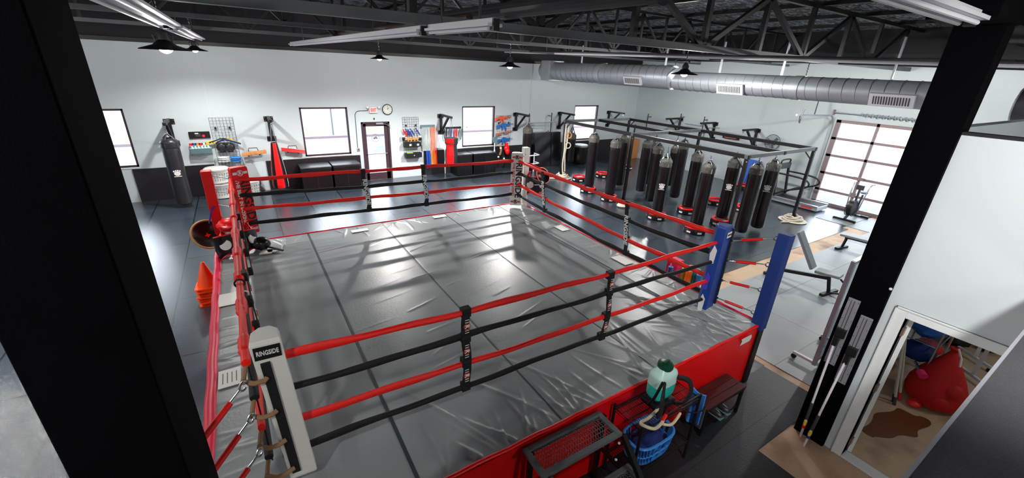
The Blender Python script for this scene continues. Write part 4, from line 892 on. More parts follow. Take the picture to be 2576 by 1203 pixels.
for px, l in ((1015, 'left'), (1057, 'right')):
    p = W(px, 349, .14); t = thing('black_glove', 'small black glove hooked on the %s edge of the right grid' % l, 'glove', tuple(p), 'two small black gloves'); obj('palm', MB().ball(p, (.06, .04, .08), 10, 8), 'black_fabric', t, smooth=True); obj('cuff', MB().box(p+Vector((0, 0, .08)), (.07, .05, .06)), 'white_print', t)
# resistance bands; pale upper lengths have the bright wash-out painted into the colour
a, b = W(1058.5, 319, .06), W(1094.5, 319, .06)
t = thing('band_rack', 'slate grey wall rail from which long coloured exercise bands hang', 'rail', tuple((a+b)/2)); obj('rail', MB().bb((a.x, YW-.06, a.z-.06), (b.x, YW, a.z+.06)), 'slate', t, bev=.01)
cols = ['washed_band', 'washed_band', 'washed_band', 'blue_band', 'washed_band', 'blue_band', 'green_band', 'washed_orange_band', 'orange_foam', 'washed_orange_band', 'orange_foam', 'red_fabric']
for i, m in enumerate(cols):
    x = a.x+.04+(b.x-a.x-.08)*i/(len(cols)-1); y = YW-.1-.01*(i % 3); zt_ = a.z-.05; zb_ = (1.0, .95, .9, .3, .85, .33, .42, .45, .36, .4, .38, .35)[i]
    lo = m if m != 'washed_band' else 'black_fabric'; up = {'blue_band': 'washed_band', 'green_band': 'washed_band', 'orange_foam': 'washed_orange_band', 'red_fabric': 'washed_orange_band'}.get(m, m); lo = {'washed_orange_band': 'orange_foam'}.get(lo, lo)
    tt = thing('exercise_band', 'exercise band on the slate rail, number %s from the left, %s' % (('one', 'two', 'three', 'four', 'five', 'six', 'seven', 'eight', 'nine', 'ten', 'eleven', 'twelve')[i], {'washed_band': 'pale and short', 'blue_band': 'blue below', 'green_band': 'green below', 'washed_orange_band': 'orange below', 'orange_foam': 'bright orange below', 'red_fabric': 'red orange below'}[m]), 'exercise band', (x, y, zt_), 'coloured exercise bands on the rail')
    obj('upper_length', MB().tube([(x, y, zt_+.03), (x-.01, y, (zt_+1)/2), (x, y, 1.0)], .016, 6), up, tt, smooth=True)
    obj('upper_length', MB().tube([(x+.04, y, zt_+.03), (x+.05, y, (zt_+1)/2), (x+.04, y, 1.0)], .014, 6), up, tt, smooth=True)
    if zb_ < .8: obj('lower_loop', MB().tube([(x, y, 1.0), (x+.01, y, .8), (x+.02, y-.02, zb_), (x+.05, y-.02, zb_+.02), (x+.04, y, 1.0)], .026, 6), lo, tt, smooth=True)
# jump ropes on a rail
a, b = W(1121, 322, .05), W(1160, 320, .05); t = thing('hook_rail', 'dark hook rail with jump ropes behind the red and grey bag', 'rail', tuple((a+b)/2)); obj('rail', MB().bb((a.x, YW-.05, a.z-.03), (b.x, YW, a.z+.03)), 'steel_black', t)
for i in range(4): obj('hook', MB().cyl((a.x+.1+.27*i, YW-.05, a.z), (a.x+.1+.27*i, YW-.12, a.z), .012, 6), 'steel_black', t)
for i, (px, m, l) in enumerate(((1121, 'black_fabric', 'black looped jump rope at the left end of the hook rail'), (1133, 'navy_trainer', 'dark blue jump rope on the hook rail'), (1147, 'red_vinyl', 'red jump rope on the hook rail'), (1159, 'slate', 'thin grey jump rope at the right end of the hook rail'))):
    p = W(px, 324, .12); t = thing('jump_rope', l, 'jump rope', tuple(p), 'jump ropes on the hook rail')
    obj('cord', MB().tube(sm([p+Vector((-.04, 0, 0)), p+Vector((-.07, 0, -.25)), p+Vector((-.02, 0, -.42)), p+Vector((.04, 0, -.25)), p+Vector((.03, 0, 0)), p+Vector((0, -.02, -.3))]), .014, 6), m, t, smooth=True)
    for sx in (-1, 1): obj('handle', MB().cyl(p+Vector((sx*.04, 0, -.02)), p+Vector((sx*.05, 0, -.16)), .02, 8), m, t)
# third grid: training rifles
a, b, c_ = W(1247, 291), W(1284, 290), W(1262, 366)
wire_grid(a.x, b.x, c_.z, a.z, 'wire grid right of the tall window carrying the training rifles')
def rifle(px0, px1, py, py1, m, kind, label):
    p, q_ = W(px0, py, .12), W(px1, py1, .12); L = (q_-p).length; x = (q_-p).normalized(); z = Vector((0, -1, 0)).cross(x); z = -z if z.z < 0 else z
    t = thing('training_rifle', label, 'training rifle', tuple((p+q_)/2), 'rubber training rifles on the wire grid')
    if kind == 'shotgun':
        obj('stock', MB().prism([(0, -.07), (.3*L, -.02), (.3*L, .03), (0, .03)], p, x, z, (0, -1, 0), .05), m, t); obj('barrel', MB().cyl(p+x*.28*L+z*.015, q_+z*.015, .02, 8), m, t); obj('fore_end', MB().bar(p+x*.5*L-z*.01, p+x*.75*L-z*.01, .05, .05, z), m, t)
    else:
        obj('stock', MB().prism([(0, -.1), (.05*L, -.1), (.2*L, -.03), (.3*L, -.03), (.3*L, .03), (0, .02)], p, x, z, (0, -1, 0), .045), m, t)
        obj('receiver', MB().prism([(.27*L, -.05), (.55*L, -.05), (.55*L, .04), (.5*L, .085), (.34*L, .085), (.27*L, .04)], p, x, z, (0, -1, 0), .05), m, t)
        obj('grip', MB().prism([(.31*L, -.04), (.38*L, -.04), (.35*L, -.15), (.28*L, -.15)], p, x, z, (0, -1, 0), .045), m, t); obj('magazine', MB().prism([(.44*L, -.04), (.53*L, -.04), (.57*L, -.19), (.48*L, -.2)], p, x, z, (0, -1, 0), .04), m, t)
        obj('hand_guard', MB().bar(p+x*.55*L+z*.005, p+x*.8*L+z*.005, .06, .07, z), m, t); obj('barrel', MB().cyl(p+x*.8*L+z*.01, q_+z*.01, .014, 8), m, t); obj('front_sight', MB().prism([(.78*L, .03), (.84*L, .03), (.8*L, .09)], p, x, z, (0, -1, 0), .02), m, t)
rifle(1245, 1285, 298, 295, 'orange_trainer', 'rifle', 'orange training rifle, topmost on the wire grid'); rifle(1249, 1291, 317, 312, 'blue_trainer', 'rifle', 'blue training rifle, second from the top on the grid')
rifle(1247, 1289, 338, 330, 'brown_trainer', 'shotgun', 'brown training shotgun below the upper blue rifle'); rifle(1252, 1289, 352, 349, 'blue_trainer', 'rifle', 'blue training rifle, lowest on the wire grid')
p = W(1244.5, 352, .25); t = thing('target_paddle', 'round grey target paddle hanging left of the lowest rifle', 'paddle', tuple(p)); obj('disc', MB().lathe([(.02, -.02), (.13, -.02), (.14, 0), (.13, .02), (.02, .02)], p, 22, (0, 1, 0)), 'slate', t, smooth=True); obj('stick', MB().cyl(p-Vector((0, 0, .12)), p-Vector((0, 0, .5)), .02, 8), 'white_print', t); obj('grip', MB().cyl(p-Vector((0, 0, .42)), p-Vector((0, 0, .62)), .035, 8), 'white_print', t)
p = W(1274, 374, .25)
for i in range(2):
    q_ = p+Vector((.03*i, -.05*i, -.12*i)); t = thing('boxing_glove', 'red boxing glove hanging under the rifles, %s of the pair' % ('upper', 'lower')[i], 'boxing glove', tuple(q_), 'pair of red boxing gloves'); obj('mitt', MB().ball(q_, (.11, .09, .14), 14, 10), 'red_vinyl', t, smooth=True); obj('thumb', MB().ball(q_+Vector((-.1, -.03, .02)), (.04, .04, .08), 10, 7), 'red_vinyl', t, smooth=True); obj('cuff', MB().cyl(q_+Vector((0, 0, .1)), q_+Vector((0, 0, .24)), .07, 12), 'red_vinyl', t)
for i, (px, py) in enumerate(((1258, 378), (1252, 400), (1266, 404))):
    p = W(px, py, .2); t = thing('hand_wrap', ('tan and black hand wrap under the lowest rifle', 'black and white shin guard left below the rifles', 'black and white shin guard right below the rifles')[i], 'training gear', tuple(p), 'gear hanging under the rifles')
    obj('band', MB().tube(sm([p+Vector((0, 0, .2)), p+Vector((.03, -.03, 0)), p+Vector((-.02, -.02, -.2))]), .05, 8, up=(0, -1, 0), rh=.03), 'rope_tan' if i == 0 else 'black_fabric', t, smooth=True); obj('fastener', MB().box(p+Vector((.0, -.05, .1)), (.08, .02, .06)), 'white_print', t)

# ------------------------------------------------------------------ small things on the window wall
c = W(974, 275.5, .03); t = thing('wall_clock', 'round black rimmed wall clock beside the exit sign', 'clock', tuple(c))
obj('face', MB().lathe([(.005, -.03), (.165, -.03), (.165, .02), (.005, .02)], c, 32, (0, 1, 0)), 'clock_face', t); obj('rim', MB().torus(c-Vector((0, .02, 0)), .172, .016, (0, 1, 0), 36, 8), 'black_print', t, smooth=True)
for k in range(12):
    d = Vector((math.sin(k*PI/6), 0, math.cos(k*PI/6))); obj('hour_mark', MB().bar(c+d*.12-Vector((0, .034, 0)), c+d*.145-Vector((0, .034, 0)), .012, .003, (0, 1, 0)), 'black_print', t)
obj('minute_hand', MB().bar(c-Vector((0, .036, 0)), c+Vector((0, -.036, .125)), .009, .003, (0, 1, 0)), 'black_print', t); obj('hour_hand', MB().bar(c-Vector((0, .037, 0)), c+Vector((.045, -.037, .065)), .013, .003, (0, 1, 0)), 'black_print', t)
c = W(938.5, 277, .05); t = thing('exit_sign', 'lit red exit sign above the glass door', 'exit sign', tuple(c)); hb = .115
obj('housing', MB().box(c, (.27, .07, .2)), 'exit_body', t, bev=.008); obj('face', MB().box(c-Vector((0, .037, 0)), (.21, .008, .145)), 'exit_body', t); text('EXIT', .15, 'exit_red', t, 'lettering', c-Vector((0, .043, 0)), (1, 0, 0), (0, 0, 1), bold=.006, sx=.62)
for sx in (-1, 1): obj('lamp_head', MB().lathe([(.02, 0), (.045, .03), (.045, .05)], c+Vector((sx*.2, -.02, .1)), 12, (0, -1, 0)), 'exit_body', t); obj('lamp_arm', MB().cyl(c+Vector((sx*.13, 0, .08)), c+Vector((sx*.2, 0, .1)), .01, 6), 'exit_body', t)
t = thing('wall_conduit', 'thin grey conduit bending from the exit sign down to the switch box', 'conduit', tuple(W(900, 300)))
obj('pipe', MB().tube([W(x, y, .015) for x, y in ((926, 278.5), (905, 279), (899, 280), (895, 283), (893, 289), (896, 325), (900, 372))], .011, 6), 'steel_grey', t, smooth=True); q_ = W(902, 376.5, .02); obj('switch_box', MB().box(q_, (.09, .04, .11)), 'aluminium', t, bev=.004); obj('key_switch', MB().cyl(q_, q_-Vector((0, .03, 0)), .02, 10), 'steel_black', t)
p = W(941, 299, .02); single('door_sensor', MB().ball(p, (.025, .02, .04), 10, 8), 'black_print', 'tiny black sensor between the exit sign and the door', 'sensor', tuple(p), smooth=True)
a, b = W(473, 332, .03), W(530, 347, .03); t = thing('round_timer', 'black wall timer panel with a red light left of the wire grid', 'timer', tuple((a+b)/2)); obj('panel', MB().bb((a.x, YW-.05, b.z), (b.x, YW, a.z)), 'black_print', t, bev=.006)
p = W(512, 342, .06); obj('red_light', MB().lathe([(.005, -.012), (.035, -.005), (.035, .01)], p, 14, (0, 1, 0)), 'led_red', t); p = W(498, 340, .055); obj('display', MB().box(p, (.13, .008, .09)), 'steel_grey', t); p = W(494, 336, .057); obj('logo_strip', MB().box(p, (.09, .006, .03)), 'white_print', t)
a, b = W(476, 372, .15), W(534, 382, .15); t = thing('bottle_rack', 'pale wall rack under the timer holding spray bottles', 'rack', tuple((a+b)/2)); obj('tray', MB().bb((a.x, YW-.22, b.z-.06), (b.x, YW, b.z-.02)).bb((a.x, YW-.22, b.z-.06), (b.x, YW-.2, b.z+.12)), 'slate', t); obj('tray_end', MB().bb((a.x, YW-.22, b.z-.06), (a.x+.02, YW, b.z+.12)).bb((b.x-.02, YW-.22, b.z-.06), (b.x, YW, b.z+.12)), 'white_metal', t)
for i, (m, l) in enumerate((('red_vinyl', 'red'), ('blue_trainer', 'blue'), ('orange_foam', 'pale orange'), ('red_shoe', 'bright red'), ('white_print', 'white'), ('yellow_foam', 'yellow'))):
    x = a.x+.07+i*(b.x-a.x-.14)/5; z = b.z-.02; y = YW-.11; t = thing('spray_bottle', 'spray bottle with %s trigger, %s from the left in the wall rack' % (l, ('first', 'second', 'third', 'fourth', 'fifth', 'sixth')[i]), 'spray bottle', (x, y, z), 'spray bottles in the wall rack')
    obj('bottle', MB().lathe([(.045, 0), (.047, .14), (.02, .2), (.018, .23)], (x, y, z), 12), 'tank_plastic', t, smooth=True); obj('trigger', MB().bb((x-.06, y-.015, z+.24), (x+.04, y+.015, z+.29)).bar((x-.04, y, z+.25), (x-.055, y, z+.19), .015, .015).cyl((x, y, z+.22), (x, y, z+.25), .02, 8), m, t)
def stick_bundle(x0, y0, x1, y1, m, label):
    a, b = W(x0, y0, .15), W(x1, y1, .15); t = thing('stick_bundle', label, 'stick bundle', tuple((a+b)/2))
    for i in range(5): o = Vector((0, -.03*(i % 2), .035*(i//2)-.02)); obj('stick', MB().cyl(a+o, b+o, .022, 8), m, t)
    c = (a+b)/2; obj('carry_handle', MB().tube([c+Vector((-.15, 0, .07)), c+Vector((-.13, 0, .17)), c+Vector((.1, 0, .17)), c+Vector((.12, 0, .07))], .014, 6), 'steel_grey', t)
    for u in (.25, .7): q_ = a.lerp(b, u); obj('wall_hook', MB().bar(q_+Vector((0, .15, .02)), q_+Vector((0, -.05, -.06)), .03, .02), 'steel_black', t)
stick_bundle(609, 390, 670, 382, 'tan_wood', 'tan wooden stick bundle hung between the towels and the tapered bag'); stick_bundle(708, 377, 767, 383, 'red_vinyl', 'red bundle of sticks hung left of the square window')
# vinyl boxes under the windows
def vinyl_box(x0, x1, zt_, label, y0=14.85, y1=15.6):
    t = thing('vinyl_box', label, 'storage box', ((x0+x1)/2, (y0+y1)/2, .012), 'black vinyl boxes under the windows'); obj('body', MB().bb((x0, y0, .014), (x1, y1, zt_-.05)), 'vinyl_black', t, bev=.02); obj('lid', MB().bb((x0-.015, y0-.015, zt_-.05), (x1+.015, y1, zt_)), 'vinyl_grey', t, bev=.02); obj('seam', MB().bb(((x0+x1)/2-.006, y0-.006, .05), ((x0+x1)/2+.006, y0, zt_-.06)), 'black_fabric', t)
vinyl_box(1.38, 2.3, .84, 'black vinyl box under the square window, left of the two'); vinyl_box(2.36, 3.24, .86, 'black vinyl box under the square window, next to the door'); vinyl_box(7.0, 7.66, .88, 'black vinyl box under the tall window, behind the red and grey bag', 15.0); vinyl_box(7.73, 8.75, .88, 'black vinyl box under the tall window, right of the two', 15.0)
p = W(1462, 352, .5); t = thing('round_stool', 'black round stool with pale seat below the right window', 'stool', (p.x, 15.2, .012)); obj('drum', MB().lathe([(.32, 0), (.34, .05), (.34, .8)], (p.x, 15.2, .014), 24), 'vinyl_black', t, smooth=True); obj('seat', MB().lathe([(.34, .8), (.36, .84), (.34, .9), (.02, .92)], (p.x, 15.2, .014), 24), 'bench_pad', t, smooth=True)
# laundry baskets
def laundry(x, y, z, label, s=1.0, m='white_print', tilt=0, lid=False):
    t = thing('laundry_basket', label, 'laundry basket', (x, y, z), None)
    pf = [(.20*s, 0), (.225*s, .02), (.27*s, .42*s), (.29*s, .44*s), (.275*s, .45*s), (.255*s, .42*s), (.21*s, .03), (.02, .025)]
    obj('tub', MB().lathe(pf, (x, y, z), 28, sx=1.25), m, t, smooth=True)
    hm = MB()
    for k in range(28):
        for r_ in range(3):
            a_ = 2*PI*k/28; rr = (.235+.012*r_)*s+.006; hm.box((x+1.25*rr*math.cos(a_), y+rr*math.sin(a_), z+(.14+.09*r_)*s), (.012, .012, .05), Matrix.Rotation(a_, 3, 'Z'))
    obj('side_slots', hm, 'slate', t)
    if lid: obj('lid', MB().lathe([(.29*s, .45*s), (.3*s, .47*s), (.25*s, .52*s), (.02, .53*s)], (x, y, z), 28, sx=1.25), m, t, smooth=True)
    return t
p = G(562, 498, 0); laundry(p.x, 15.32, .014, 'white slotted laundry basket behind the red post, lower of the stacked two'); laundry(p.x-.02, 15.33, .48, 'white slotted laundry basket stacked on another behind the red post', .92, lid=True)
p = G(622, 494, 0); laundry(p.x+.1, 15.3, .014, 'white slotted laundry basket right of the red corner pad', 1.05)
# garage side wall
a, b = RW(1819, 341, .05), RW(1858, 353, .05); t = thing('led_panel', 'small black framed panel with orange glow on the garage side wall', 'panel', tuple((a+b)/2)); obj('frame', MB().bb((XR-.08, b.y, b.z), (XR, a.y, a.z)), 'steel_black', t, bev=.01); obj('glow_strip', MB().bb((XR-.09, b.y+.1, b.z+.05), (XR-.08, a.y-.1, a.z-.05)), 'led_glow', t)
c = RW(1943, 358, .2); t = thing('wall_fan', 'grey wire cage fan on the wall right of the brackets', 'fan', tuple(c))
cg = MB()
for k in range(24):
    a_ = k*PI/12; d = Vector((0, math.cos(a_), math.sin(a_))); cg.tube([c+Vector((-.09, 0, 0))+d*.04, c+Vector((-.09, 0, 0))+d*.2, c+d*.28, c+Vector((.08, 0, 0))+d*.2], .004, 4)
obj('cage', cg.torus(c, .285, .01, (1, 0, 0), 32, 6), 'steel_grey', t); obj('motor', MB().cyl(c+Vector((-.02, 0, 0)), c+Vector((.15, 0, 0)), .06, 12), 'steel_black', t); obj('wall_arm', MB().bar(c+Vector((.1, 0, 0)), c+Vector((.2, 0, -.1)), .05, .05), 'steel_black', t)
for k in range(3):
    a_ = k*2*PI/3+.4; d = Vector((0, math.cos(a_), math.sin(a_))); s = Vector((0, -d.z, d.y)); obj('blade', MB().prism([(.04, -.03), (.22, -.09), (.24, .03), (.05, .03)], c, d, s+Vector((.3, 0, 0)), (1, 0, 0), .006), 'slate', t)
a, b = RW(1882, 400, .1), RW(1917, 405, .1); zl = RW(1888, 474, .35).z; t = thing('blue_mat', 'bright blue folded gym mat leaning on the garage side wall', 'mat', (XR-.2, (a.y+b.y)/2, .012))
obj('panel', MB().prism([(XR-.03-.35, .014), (XR-.03, a.z), (XR-.15, a.z), (XR-.53, .014)], (0, a.y, 0), (1, 0, 0), (0, 0, 1), (0, -1, 0), a.y-b.y), 'blue_mat', t, bev=.02); obj('fold_line', MB().bar((XR-.535, (a.y+b.y)/2, .05), (XR-.16, (a.y+b.y)/2, a.z-.02), .015, .012, (1, 0, 0)), 'blue_fabric', t)

p = W(1583, 390, .3); t = thing('plywood_box', 'tan plywood box standing in the back corner behind the bags', 'box', (p.x, 15.35, .012)); obj('front_panel', MB().bb((p.x-.2, 15.1, .014), (p.x+.25, 15.13, .95)), 'tan_wood', t); obj('body', MB().bb((p.x-.2, 15.13, .014), (p.x+.25, 15.6, .93)), 'tan_wood', t); obj('lid', MB().bb((p.x-.22, 15.08, .95), (p.x+.27, 15.62, .98)), 'tan_wood', t)

# ------------------------------------------------------------------ in front of the ring: steps, wire rack, sprayer, basket, bench
SX0, SX1 = 1.70, 2.63
t = thing('ring_steps', 'black steel ring steps with expanded mesh treads against the red apron', 'steps', ((SX0+SX1)/2, 1.9, .012))
def tread(y0, y1, z, x0=SX0, x1=SX1):
    f = MB(); w = .055
    f.bb((x0, y0, z-.04), (x0+w, y1, z)).bb((x1-w, y0, z-.04), (x1, y1, z)).bb((x0+w, y0, z-.04), (x1-w, y0+w, z)).bb((x0+w, y1-w, z-.04), (x1-w, y1, z))
    o = obj('tread_frame', f, 'chord_grey', t, bev=.004); m = MB(); n = int((x1-x0-2*w)/.03)
    for i in range(n):
        x = x0+w+.03*i; pts = [(x+.008*(1 if j % 2 else -1), y0+w+(y1-y0-2*w)*j/12, z-.012) for j in range(13)]; m.tube(pts, .004, 4)
    for j in range(5): y = y0+w+(y1-y0-2*w)*(j+.5)/5; m.cyl((x0+w, y, z-.014), (x1-w, y, z-.014), .003, 4)
    obj('expanded_mesh', m, 'chord_grey', o); return o
tread(1.89, 2.215, .955, SX0-.05, SX1-.045); tread(1.56, 1.84, .55, SX0+.04, SX1+.06); tread(1.26, 1.5, .25, SX0+.06, SX1+.08)
for x in (SX0+.02, SX1-.02):
    obj('stringer', MB().bar((x, 1.9, .91), (x+(.08 if x > 2 else .03), 1.2, .03), .05, .05), 'steel_black', t); obj('back_leg', MB().bar((x, 2.17, .92), (x, 2.17, .014), .045, .045), 'steel_black', t)
    for z in (.82, .6): obj('bolt', MB().ball((x-.035, 1.9, z), .014, 8, 6), 'white_metal', t)
    obj('side_brace', MB().bar((x, 2.17, .5), (x, 1.62, .5), .03, .03), 'steel_black', t)
RX, RY = (2.80, 3.72), (1.84, 2.20)
t = thing('wire_rack', 'black wire shelf rack between the ring steps and the wooden bench', 'rack', ((RX[0]+RX[1])/2, 2.02, .012))
for x in RX:
    for y in RY: obj('post', MB().cyl((x, y, .014), (x, y, .95), .016, 8), 'steel_black', t)
for z in (.9, .28):
    m = MB(); m.tube([(RX[0], RY[0], z), (RX[1], RY[0], z), (RX[1], RY[1], z), (RX[0], RY[1], z)], .008, 6, closed=True)
    for i in range(32): x = RX[0]+(RX[1]-RX[0])*(i+.5)/32; m.cyl((x, RY[0], z), (x, RY[1], z), .0035, 5)
    for y in (1.93, 2.02, 2.11): m.cyl((RX[0], y, z-.006), (RX[1], y, z-.006), .005, 5)
    m.tube([(RX[0], RY[0], z-.035), (RX[1], RY[0], z-.035), (RX[1], RY[1], z-.035), (RX[0], RY[1], z-.035)], .006, 6, closed=True); obj('wire_shelf', m, 'steel_black', t)
# backpack sprayer
sx, sy, sz = 3.24, 2.02, .925
t = thing('backpack_sprayer', 'translucent backpack sprayer with teal liquid and green cap on the wire rack', 'sprayer', (sx, sy, sz))
bs = obj('base', MB().bb((sx-.15, sy-.11, sz), (sx+.15, sy+.11, sz+.07)), 'black_print', t, bev=.02)
def tankring(z, k=1, kx=1): return [(sx+kx*.15*k*math.copysign(abs(math.cos(a))**.5, math.cos(a)), sy+.095*k*math.copysign(abs(math.sin(a))**.5, math.sin(a)), z) for a in np.linspace(0, 2*PI, 33)[:-1]]
def loft(rings):
    m = MB(); n = len(rings[0]); m.add([p for r in rings for p in r], [(i*n+k, i*n+(k+1) % n, (i+1)*n+(k+1) % n, (i+1)*n+k) for i in range(len(rings)-1) for k in range(n)]+[tuple(range(n-1, -1, -1)), tuple(range((len(rings)-1)*n, len(rings)*n))]); return m
obj('liquid', loft([tankring(sz+.07, .55), tankring(sz+.10, .8), tankring(sz+.15, .97), tankring(sz+.27, 1.0)]), 'teal_liquid', t, smooth=True)
obj('tank', loft([tankring(sz+.272, 1.0), tankring(sz+.37, 1.0), tankring(sz+.41, .92), tankring(sz+.44, .62), tankring(sz+.46, .5)]), 'tank_plastic', t, smooth=True)
obj('cap', MB().lathe([(.075, 0), (.08, .015), (.078, .05), (.06, .06), (.02, .062)], (sx, sy, sz+.45), 20), 'green_plastic', t, smooth=True); obj('cap_grip', MB().box((sx, sy, sz+.52), (.09, .02, .025)), 'green_plastic', t)
for s in (-1, 1): obj('shoulder_strap', MB().tube(sm([(sx+s*.1, sy-.1, sz+.36), (sx+s*.2, sy-.17, sz+.32), (sx+s*.23, sy-.2, sz+.18), (sx+s*.19, sy-.17, sz+.04), (sx+s*.13, sy-.1, sz+.01)]), .03, 8, up=(0, -1, 0), rh=.014), 'black_fabric', t, smooth=True)
obj('pump_lever', MB().tube(sm([(sx-.16, sy, sz+.05), (sx-.2, sy-.08, sz+.2), (sx-.17, sy-.12, sz+.42)]), .014, 8), 'black_print', t)
obj('hose', MB().tube(sm([(sx-.1, sy-.1, sz+.05), (sx-.28, sy-.12, sz+.02), (sx-.42, sy-.14, sz+.05), (sx-.45, sy-.2, sz+.08), (sx-.38, sy-.26, sz+.06), (sx-.26, sy-.24, sz+.02), (sx-.18, sy-.22, sz+.03)]), .016, 8), 'hose', t, smooth=True)
obj('hose', MB().tube(sm([(sx-.2, sy-.23, sz-.0), (sx-.1, sy-.27, sz-.02), (sx+.06, sy-.24, sz+.02)]), .014, 8), 'hose', t, smooth=True); obj('valve_grip', MB().cyl((sx-.2, sy-.22, sz+.03), (sx-.12, sy-.2, sz+.05), .018, 10), 'red_vinyl', t); obj('wand', MB().cyl((sx-.12, sy-.2, sz+.05), (sx+.5, sy-.18, sz+.03), .008, 8), 'black_print', t)
obj('thin_hose', MB().tube(sm([(sx+.12, sy-.12, sz+.02), (sx+.3, sy-.2, sz-.12), (sx+.5, sy-.24, sz-.15), (sx+.62, sy-.2, sz-.05)]), .008, 6), 'black_print', t, smooth=True)
# blue basket on the lower shelf with navy cloths
bx, by, bz = 3.18, 2.0, .295
t = thing('plastic_basket', 'blue slotted plastic basket on the lower shelf of the wire rack', 'basket', (bx, by, bz)); m = MB()
def rr(k, z, n=32): return [(bx+.29*k*math.copysign(abs(math.cos(a))**.6, math.cos(a)), by+.17*k*math.copysign(abs(math.sin(a))**.6, math.sin(a)), z) for a in np.linspace(0, 2*PI, n+1)[:-1]]
R0, R1 = rr(.85, bz+.02), rr(1.0, bz+.25)
for i in range(32): m.bar(R0[i], R1[i], .022, .008, (0, 0, 1))
obj('slat', m, 'blue_plastic', t); obj('rim', MB().tube(rr(1.0, bz+.26), .016, 6, closed=True), 'blue_plastic', t, smooth=True); obj('bottom', loft([rr(.86, bz), rr(.87, bz+.04)]), 'blue_plastic', t); obj('waist_band', MB().tube(rr(.93, bz+.12), .01, 6, closed=True), 'blue_plastic', t)
for i, (dx, dy, dz, l) in enumerate(((-.12, -.02, .14, 'left'), (.08, .03, .16, 'right'), (.0, -.05, .2, 'middle'))): single('folded_cloth', MB().ball((bx+dx, by+dy, bz+dz), (.14, .1, .07), 14, 9, .1), 'navy_cloth', 'dark blue cloth stuffed in the %s of the blue basket' % l, 'cloth', (bx+dx, by+dy, bz+dz-.05), 'cloths in the blue basket', smooth=True)
t = thing('dust_brush', 'blue towel and grey brush hanging on the right end of the wire rack', 'towel', (3.76, 1.9, .5))
obj('towel', MB().sheet(lambda u, v_: Vector((3.765+.03*math.sin(u*7)*v_, 1.80+.17*u, .95-.42*v_-.03*math.sin(u*3))), 10, 10, .02, (1, 0, 0)), 'blue_plastic', t, smooth=True); obj('brush_head', MB().box((3.80, 1.83, .62), (.03, .09, .32)), 'steel_grey', t, bev=.006); obj('brush_hook', MB().torus((3.79, 1.84, .83), .03, .007, (0, 1, 0), 12, 6), 'chrome', t)
# dark wooden bench
t = thing('wooden_bench', 'dark reddish wooden bench on a black frame against the red apron', 'bench', (4.56, 2.05, .012)); B0, B1, BY0, BY1 = 4.14, 4.97, 1.92, 2.205
for k in range(3): y0 = BY0+k*(BY1-BY0)/3; obj('seat_board', MB().bb((B0, y0+.003, .425), (B1, y0+(BY1-BY0)/3-.003, .455)), 'dark_wood', t, bev=.003)
fr_ = MB().bb((B0+.01, BY0+.01, .39), (B1-.01, BY0+.04, .425)).bb((B0+.01, BY1-.04, .39), (B1-.01, BY1-.01, .425)); obj('apron_rail', fr_, 'steel_black', t)
for x in (B0+.03, B1-.03):
    for y in (BY0+.03, BY1-.03): obj('leg', MB().bb((x-.018, y-.018, .014), (x+.018, y+.018, .42)), 'steel_black', t)
obj('under_shelf', MB().bb((B0+.03, BY0+.02, .12), (B1-.03, BY1-.02, .14)), 'steel_black', t)
for i, x in enumerate((4.5, 4.66)):
    tt = thing('training_shoe', 'dark training shoe on the shelf under the wooden bench, %s one' % ('left', 'right')[i], 'shoe', (x, 2.02, .14), 'pair of shoes under the bench'); obj('upper', MB().ball((x, 2.02, .185), (.045, .13, .045), 12, 8), 'vinyl_grey', tt, smooth=True); obj('sole', MB().box((x, 2.02, .15), (.085, .26, .02)), 'slate', tt, bev=.008)

# ------------------------------------------------------------------ weight area on the right
def bpad(mb_a, mb_b, w, th): return MB().bar(mb_a, mb_b, w, th)
t = thing('incline_bench', 'adjustable incline weight bench with grey pads behind the blue ring post', 'weight bench', (9.8, 3.4, .012))
obj('spine', MB().bar((9.74, 4.0, .16), (9.86, 2.95, .36), .06, .07), 'steel_black', t)
obj('rear_foot', MB().bar((9.55, 4.07, .05), (9.95, 4.0, .05), .06, .06), 'steel_black', t); obj('rear_post', MB().bar((9.74, 4.02, .05), (9.74, 3.9, .42), .06, .06), 'steel_black', t); obj('front_foot', MB().bar((9.62, 2.93, .04), (10.16, 2.86, .04), .07, .06), 'steel_black', t); obj('front_post', MB().bar((9.88, 2.9, .05), (9.86, 2.98, .4), .07, .06), 'steel_black', t)
obj('seat_pad', bpad((9.83, 3.22, .44), (9.88, 2.78, .47), .28, .06), 'bench_pad', t, bev=.015); obj('back_pad', bpad((9.81, 3.28, .46), (9.76, 3.72, 1.16), .28, .06), 'bench_pad', t, bev=.015); obj('ladder_arc', MB().tube(sm([(9.77, 3.95, .22), (9.77, 3.97, .5), (9.77, 3.85, .78)]), .02, 6), 'chrome', t); obj('handle_loop', MB().tube(sm([(9.86, 2.78, .42), (9.87, 2.66, .3), (9.88, 2.7, .12), (9.88, 2.86, .06)]), .018, 6), 'steel_black', t)
t = thing('flat_bench', 'flat weight bench with pale pad half hidden by the black column', 'weight bench', (13.1, 3.4, .012))
obj('seat_pad', bpad((12.98, 4.0, .45), (13.2, 2.7, .45), .3, .06), 'bench_pad', t, bev=.015); obj('spine', MB().bar((13.0, 3.9, .39), (13.18, 2.8, .39), .06, .06), 'steel_black', t)
for y, x in ((3.86, 13.02), (2.85, 13.18)): obj('leg', MB().bar((x, y, .39), (x+.14, y+.08, .05), .05, .06), 'steel_black', t); obj('foot', MB().bar((x-.1, y+.12, .04), (x+.36, y+.04, .04), .07, .055), 'steel_black', t)
